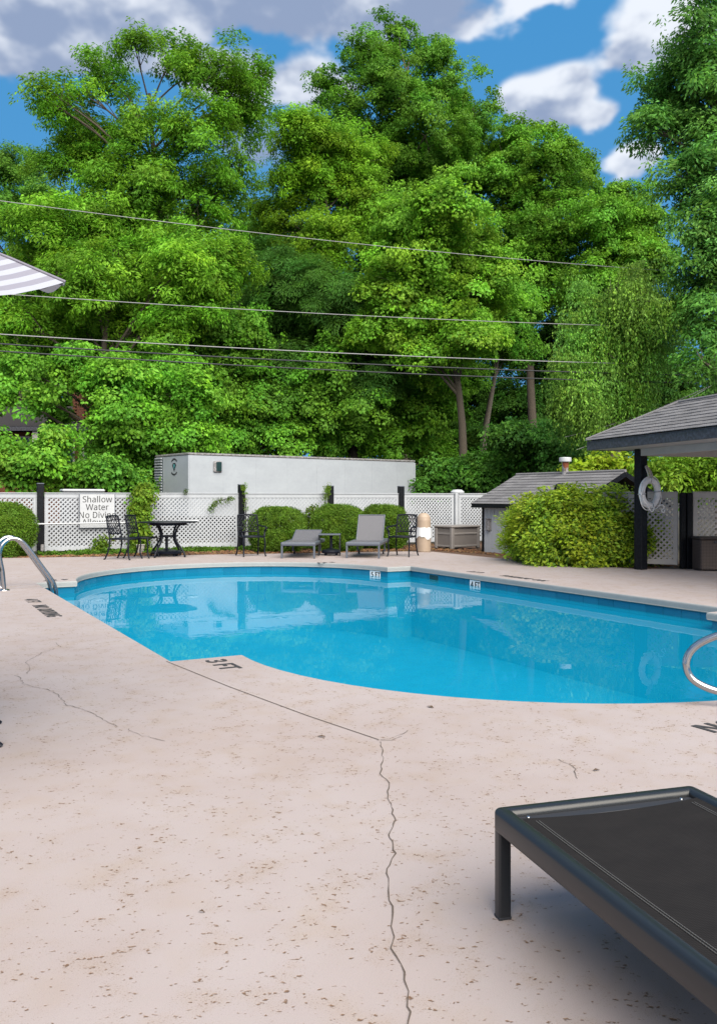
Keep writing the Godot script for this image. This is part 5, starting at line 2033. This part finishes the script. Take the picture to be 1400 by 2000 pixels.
	scatter("bark_mulch", chip.done(), M.bark_chip, where, tints)


func grow_trees() -> void:
	tree("oak_tree", "tall spreading oak with airy crown, leftmost of the tall trees", "tree", "trees of the grove behind the fence", Vector3(-7.64, -0.02, -34.40), 0.34, "oak", Color(0.085, 0.185, 0.020), 0.52, [[-8.50,18.42,-33.21,0.88], [-7.23,18.50,-34.13,1.10], [-5.34,17.74,-33.61,1.23], [-4.14,17.88,-34.31,0.97], [-10.11,17.91,-34.38,1.11], [-11.15,16.23,-32.69,0.87], [-11.77,16.25,-32.53,0.61], [-11.12,16.06,-35.02,1.28], [-8.51,15.72,-33.27,1.21], [-6.05,15.29,-33.20,1.52], [-4.39,16.57,-35.50,1.09], [-7.98,13.50,-33.91,1.60], [-5.56,13.59,-35.02,1.48], [-9.68,13.30,-33.93,1.50], [-11.74,14.29,-34.42,1.11], [-6.98,10.83,-32.94,1.36], [-9.82,11.45,-34.41,1.42]])
	tree("poplar_tree", "very tall dark green tree with pointed top, behind the middle of the grove", "tree", "trees of the grove behind the fence", Vector3(2.35, -0.02, -47.40), 0.33, "maple", Color(0.066, 0.150, 0.020), 0.55, [[2.00,26.88,-48.54,1.20], [0.33,25.16,-47.10,1.33], [3.90,25.56,-48.01,1.47], [-1.40,23.78,-47.72,1.18], [1.73,22.46,-45.18,1.91], [5.09,23.67,-48.08,1.64], [-0.42,21.68,-47.38,1.84], [6.11,21.16,-46.17,1.36], [3.44,20.01,-45.04,2.07], [1.20,19.88,-48.53,2.34], [-1.65,19.53,-46.89,1.60], [5.64,19.37,-47.91,2.09], [7.29,20.19,-48.58,1.43], [2.82,17.39,-47.89,2.25]])
	tree("broadleaf_tree", "rounded green tree stepping down right of the tallest pointed tree", "tree", "trees of the grove behind the fence", Vector3(9.00, -0.02, -45.40), 0.28, "maple", Color(0.075, 0.165, 0.020), 0.75, [[8.51,20.42,-46.68,1.32], [9.70,19.03,-44.58,1.31], [7.47,18.45,-46.20,1.69], [10.27,17.40,-44.78,1.74], [11.96,18.65,-46.74,1.15], [8.21,16.11,-46.52,2.08], [10.21,14.35,-43.39,1.99], [11.78,15.42,-43.54,1.18], [8.52,12.43,-43.87,1.91]])
	tree("broadleaf_tree", "lower rounded tree between the grove's right shoulder and the near right oak", "tree", "trees of the grove behind the fence", Vector3(12.72, -0.02, -42.40), 0.26, "maple", Color(0.080, 0.175, 0.022), 0.85, [[13.25,16.20,-43.74,1.18], [11.74,14.35,-41.76,1.38], [13.79,14.57,-42.47,1.30], [13.83,12.49,-41.26,1.36], [12.48,12.21,-42.03,1.68], [11.00,11.36,-41.57,1.37]])
	tree("locust_tree", "yellow-green feathery tree between the tall oak and the pointed tree", "tree", "trees of the grove behind the fence", Vector3(-1.34, -0.02, -38.40), 0.24, "oak", Color(0.115, 0.215, 0.020), 0.90, [[-2.82,17.43,-37.50,0.97], [-2.14,16.87,-38.29,1.17], [-1.01,16.87,-38.28,1.04], [-0.12,16.27,-39.37,1.39], [-2.73,15.53,-38.61,1.27], [-1.28,14.91,-39.45,1.62], [0.58,14.13,-39.20,1.52], [-3.62,14.04,-39.66,1.35], [-1.82,12.68,-38.58,1.50]])
	tree("maple_tree", "bright light green maple in the middle in front of the pointed tree", "tree", "trees of the grove behind the fence", Vector3(4.10, -0.02, -34.40), 0.20, "maple", Color(0.125, 0.235, 0.030), 1.00, [[3.30,12.10,-32.98,1.36], [2.06,11.96,-35.09,1.65], [4.17,11.22,-35.40,1.67], [5.43,9.93,-35.22,1.16], [1.71,9.58,-34.21,1.61], [3.77,8.77,-34.65,1.63], [4.48,7.18,-33.13,1.07], [2.88,7.10,-35.00,1.48], [0.91,7.97,-34.22,1.13]])
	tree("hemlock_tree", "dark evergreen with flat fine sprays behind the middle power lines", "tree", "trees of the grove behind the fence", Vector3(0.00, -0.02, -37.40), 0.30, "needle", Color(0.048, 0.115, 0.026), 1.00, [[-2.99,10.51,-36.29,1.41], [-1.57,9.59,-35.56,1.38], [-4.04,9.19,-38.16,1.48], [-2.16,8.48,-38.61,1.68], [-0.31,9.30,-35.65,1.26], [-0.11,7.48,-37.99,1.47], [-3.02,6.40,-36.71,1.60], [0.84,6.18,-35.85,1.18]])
	tree("sapling_tree", "broad leafy tree left of the tall oak's trunk above the striped umbrella", "tree", "trees of the grove behind the fence", Vector3(-9.98, -0.02, -32.40), 0.22, "oak", Color(0.100, 0.205, 0.022), 1.00, [[-11.27,11.12,-31.41,1.15], [-10.02,11.54,-32.76,1.35], [-12.25,9.79,-33.06,1.21], [-9.66,8.92,-30.70,1.44], [-8.27,9.60,-32.33,1.37], [-6.05,9.46,-30.71,1.12], [-4.89,10.06,-32.62,1.04], [-6.49,8.19,-31.52,1.15], [-8.85,7.85,-33.08,1.40], [-11.29,7.61,-33.37,1.37], [-12.62,7.73,-32.02,1.05]])
	tree("maple_tree", "lush light green maple at left overhanging the brick chimney of the house", "tree", "trees of the grove behind the fence", Vector3(-7.98, -0.02, -30.90), 0.20, "maple", Color(0.095, 0.215, 0.030), 1.15, [[-12.08,5.92,-31.85,0.97], [-9.88,5.83,-29.98,0.92], [-7.86,5.30,-29.35,1.14], [-6.61,5.76,-30.77,1.09], [-7.82,3.82,-29.23,1.00], [-6.81,3.69,-29.68,0.98], [-8.45,2.84,-30.25,0.75], [-7.43,2.87,-30.80,0.80], [-5.65,3.42,-29.57,0.77], [-5.42,4.60,-29.26,0.76], [-13.06,5.13,-31.50,0.78], [-11.26,4.82,-30.00,0.53], [-10.98,4.50,-31.74,0.49], [-9.19,4.49,-31.58,0.67]])
	tree("maple_tree", "leafy green tree directly behind the left half of the white trailer", "tree", "trees of the grove behind the fence", Vector3(-4.59, -0.02, -35.90), 0.22, "maple", Color(0.085, 0.190, 0.028), 1.10, [[-6.20,7.73,-35.11,1.16], [-4.79,8.20,-35.38,1.17], [-5.86,5.83,-35.56,1.51], [-3.81,5.45,-35.95,1.35], [-1.90,5.23,-35.80,1.31], [-5.25,3.95,-35.69,1.18], [-2.95,3.76,-35.88,1.18], [-1.09,4.04,-36.89,1.17], [0.00,4.99,-35.52,1.13], [-1.25,6.62,-35.28,1.12]])
	tree("maple_tree", "leafy tree with bare trunk behind the right end of the white trailer", "tree", "trees of the grove behind the fence", Vector3(1.45, -0.02, -38.40), 0.20, "maple", Color(0.090, 0.195, 0.025), 1.00, [[1.48,5.77,-38.74,1.19], [2.95,5.26,-37.11,1.27], [1.32,3.64,-37.33,1.01], [3.50,3.31,-39.61,1.07], [4.59,6.59,-38.07,1.03], [2.24,4.25,-38.16,1.03]])
	tree("beech_tree", "tree with bare pale trunk standing in the dark gap above the shed", "tree", "trees of the grove behind the fence", Vector3(5.57, -0.02, -39.40), 0.22, "maple", Color(0.070, 0.165, 0.025), 0.80, [[5.71,8.57,-37.31,1.14], [7.06,9.75,-38.71,1.14], [6.93,7.80,-39.28,1.02], [5.05,9.46,-37.34,0.97]])
	tree("weeping_tree", "lime green weeping tree with drooping branches above the shed and pavilion roof", "tree", "trees of the grove behind the fence", Vector3(8.02, -0.02, -27.40), 0.20, "weep", Color(0.125, 0.225, 0.055), 1.00, [[8.02,7.43,-27.28,0.87], [7.23,6.79,-27.32,0.67], [8.58,7.21,-25.94,0.76], [7.07,5.59,-27.31,0.77], [7.47,5.76,-26.92,1.05], [8.96,5.93,-27.43,0.97], [6.82,4.15,-26.65,0.75], [8.28,4.32,-27.50,0.91], [6.81,4.57,-27.57,0.49]])
	tree("oak_tree", "near blue-green oak reaching in from the right edge above the pavilion", "tree", "trees of the grove behind the fence", Vector3(12.00, -0.02, -25.90), 0.40, "oak", Color(0.080, 0.180, 0.050), 0.75, [[9.84,15.05,-24.42,0.80], [9.30,14.45,-24.50,0.52], [9.67,13.82,-25.90,0.88], [9.09,13.43,-26.55,0.69], [10.19,13.14,-24.94,0.91], [8.40,12.24,-25.40,0.51], [9.38,11.99,-25.71,0.88], [10.21,11.22,-25.09,0.94], [9.56,10.30,-25.19,0.80], [10.21,9.30,-25.08,0.94], [9.86,8.59,-25.20,0.71], [10.47,7.61,-25.72,1.06], [10.02,6.49,-25.05,0.77], [10.31,5.48,-25.22,0.74], [9.99,7.63,-26.12,0.46], [9.63,5.14,-24.43,0.49], [11.77,14.61,-25.66,1.30], [12.25,11.74,-26.03,1.47], [11.65,8.26,-25.07,1.42]])
	tree("ash_tree", "distant green tree with thin top, far left edge beside the tall oak", "tree", "trees of the grove behind the fence", Vector3(-18.52, -0.02, -47.40), 0.26, "oak", Color(0.065, 0.150, 0.025), 0.90, [[-18.47,18.72,-45.84,1.24], [-18.12,19.79,-48.27,0.97], [-18.09,16.32,-45.91,1.51], [-16.53,16.65,-45.69,1.24], [-18.97,13.15,-46.73,1.54], [-21.38,16.80,-47.83,1.97]])
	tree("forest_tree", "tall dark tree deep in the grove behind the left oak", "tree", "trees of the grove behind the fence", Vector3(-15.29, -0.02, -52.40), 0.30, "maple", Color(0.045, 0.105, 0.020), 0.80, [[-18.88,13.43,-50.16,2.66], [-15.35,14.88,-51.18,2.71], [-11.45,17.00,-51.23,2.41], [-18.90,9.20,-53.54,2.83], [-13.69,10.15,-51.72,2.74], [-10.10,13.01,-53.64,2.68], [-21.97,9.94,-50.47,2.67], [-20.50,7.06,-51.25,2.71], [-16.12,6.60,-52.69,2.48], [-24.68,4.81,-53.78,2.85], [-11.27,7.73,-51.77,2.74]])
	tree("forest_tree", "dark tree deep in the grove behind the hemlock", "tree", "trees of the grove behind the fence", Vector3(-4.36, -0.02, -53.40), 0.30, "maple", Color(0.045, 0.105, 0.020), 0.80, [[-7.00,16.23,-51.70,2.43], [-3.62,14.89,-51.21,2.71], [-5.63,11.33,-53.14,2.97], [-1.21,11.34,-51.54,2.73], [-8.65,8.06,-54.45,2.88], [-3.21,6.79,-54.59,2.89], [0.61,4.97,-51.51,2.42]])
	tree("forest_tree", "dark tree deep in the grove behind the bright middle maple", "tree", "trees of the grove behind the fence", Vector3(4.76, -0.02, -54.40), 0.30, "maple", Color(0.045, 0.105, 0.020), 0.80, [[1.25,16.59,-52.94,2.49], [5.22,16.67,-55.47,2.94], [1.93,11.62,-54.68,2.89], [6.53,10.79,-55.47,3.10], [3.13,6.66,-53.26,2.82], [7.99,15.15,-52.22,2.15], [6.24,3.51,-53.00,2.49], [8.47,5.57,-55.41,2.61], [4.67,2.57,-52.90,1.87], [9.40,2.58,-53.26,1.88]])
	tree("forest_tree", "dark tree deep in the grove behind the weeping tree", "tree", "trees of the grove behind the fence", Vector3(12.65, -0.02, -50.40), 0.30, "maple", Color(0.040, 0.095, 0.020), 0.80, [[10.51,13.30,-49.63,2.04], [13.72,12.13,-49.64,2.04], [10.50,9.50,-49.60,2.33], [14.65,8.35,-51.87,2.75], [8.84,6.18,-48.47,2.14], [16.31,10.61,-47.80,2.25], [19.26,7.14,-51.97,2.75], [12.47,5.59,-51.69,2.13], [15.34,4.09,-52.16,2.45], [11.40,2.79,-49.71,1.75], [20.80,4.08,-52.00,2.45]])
	tree("understory_shrub", "wide dark leafy shrub between the trailer's right end and the shed", "shrub", "", Vector3(4.37, -0.02, -33.20), 0.05, "maple", Color(0.055, 0.135, 0.028), 1.30, [[3.75,2.12,-33.51,0.83], [5.00,2.39,-32.67,0.81], [2.74,1.82,-33.29,0.59], [6.09,2.71,-33.40,0.71]])
	tree("understory_shrub", "dark green shrub behind the shed's rusty vent pipe", "shrub", "", Vector3(6.52, -0.02, -31.20), 0.05, "maple", Color(0.050, 0.125, 0.030), 1.30, [[6.33,2.98,-31.20,0.84], [7.39,2.97,-31.02,0.77], [5.43,3.50,-30.75,0.61], [6.89,2.05,-30.81,0.65]])
	tree("understory_shrub", "leafy bush at the left edge below the house window", "shrub", "", Vector3(-10.03, -0.02, -27.20), 0.05, "maple", Color(0.095, 0.195, 0.028), 1.30, [[-10.59,2.35,-26.67,0.69], [-9.50,2.34,-26.48,0.59], [-9.38,3.08,-27.11,0.41], [-11.48,2.43,-26.74,0.79], [-8.94,1.97,-27.37,0.45]])
	tree("understory_shrub", "leafy bush rising between the utility box and the trailer", "shrub", "", Vector3(-7.95, -0.02, -27.70), 0.05, "maple", Color(0.080, 0.180, 0.030), 1.30, [[-7.85,2.04,-26.95,0.54], [-7.33,1.82,-27.98,0.43], [-8.73,1.82,-27.73,0.39]])
	tree("yellow_shrub", "low golden yellow-green shrub behind the shed's gable", "shrub", "", Vector3(6.29, -0.02, -22.70), 0.05, "maple", Color(0.170, 0.210, 0.020), 1.30, [[6.09,2.03,-23.01,0.30], [6.69,1.94,-22.98,0.35], [7.23,1.80,-22.98,0.35], [5.58,1.80,-22.59,0.27]])
	tree("hedge_shrub", "green bush seen between pavilion roof and lattice fence", "shrub", "", Vector3(8.55, -0.02, -22.20), 0.05, "oak", Color(0.095, 0.165, 0.020), 1.30, [[7.43,1.96,-21.42,0.40], [8.46,2.05,-22.29,0.47], [8.90,2.03,-21.61,0.51], [7.94,1.59,-21.76,0.38], [9.79,2.05,-22.20,0.65]])
	tree("understory_shrub", "dark leafy shrub behind the trailer's slatted left corner", "shrub", "", Vector3(-8.32, -0.02, -36.20), 0.05, "maple", Color(0.050, 0.125, 0.028), 1.30, [[-8.80,2.81,-36.03,0.85], [-7.81,3.23,-35.90,0.72], [-8.59,1.87,-36.53,0.73], [-6.80,3.24,-36.13,0.77], [-9.69,2.80,-35.81,0.76]])
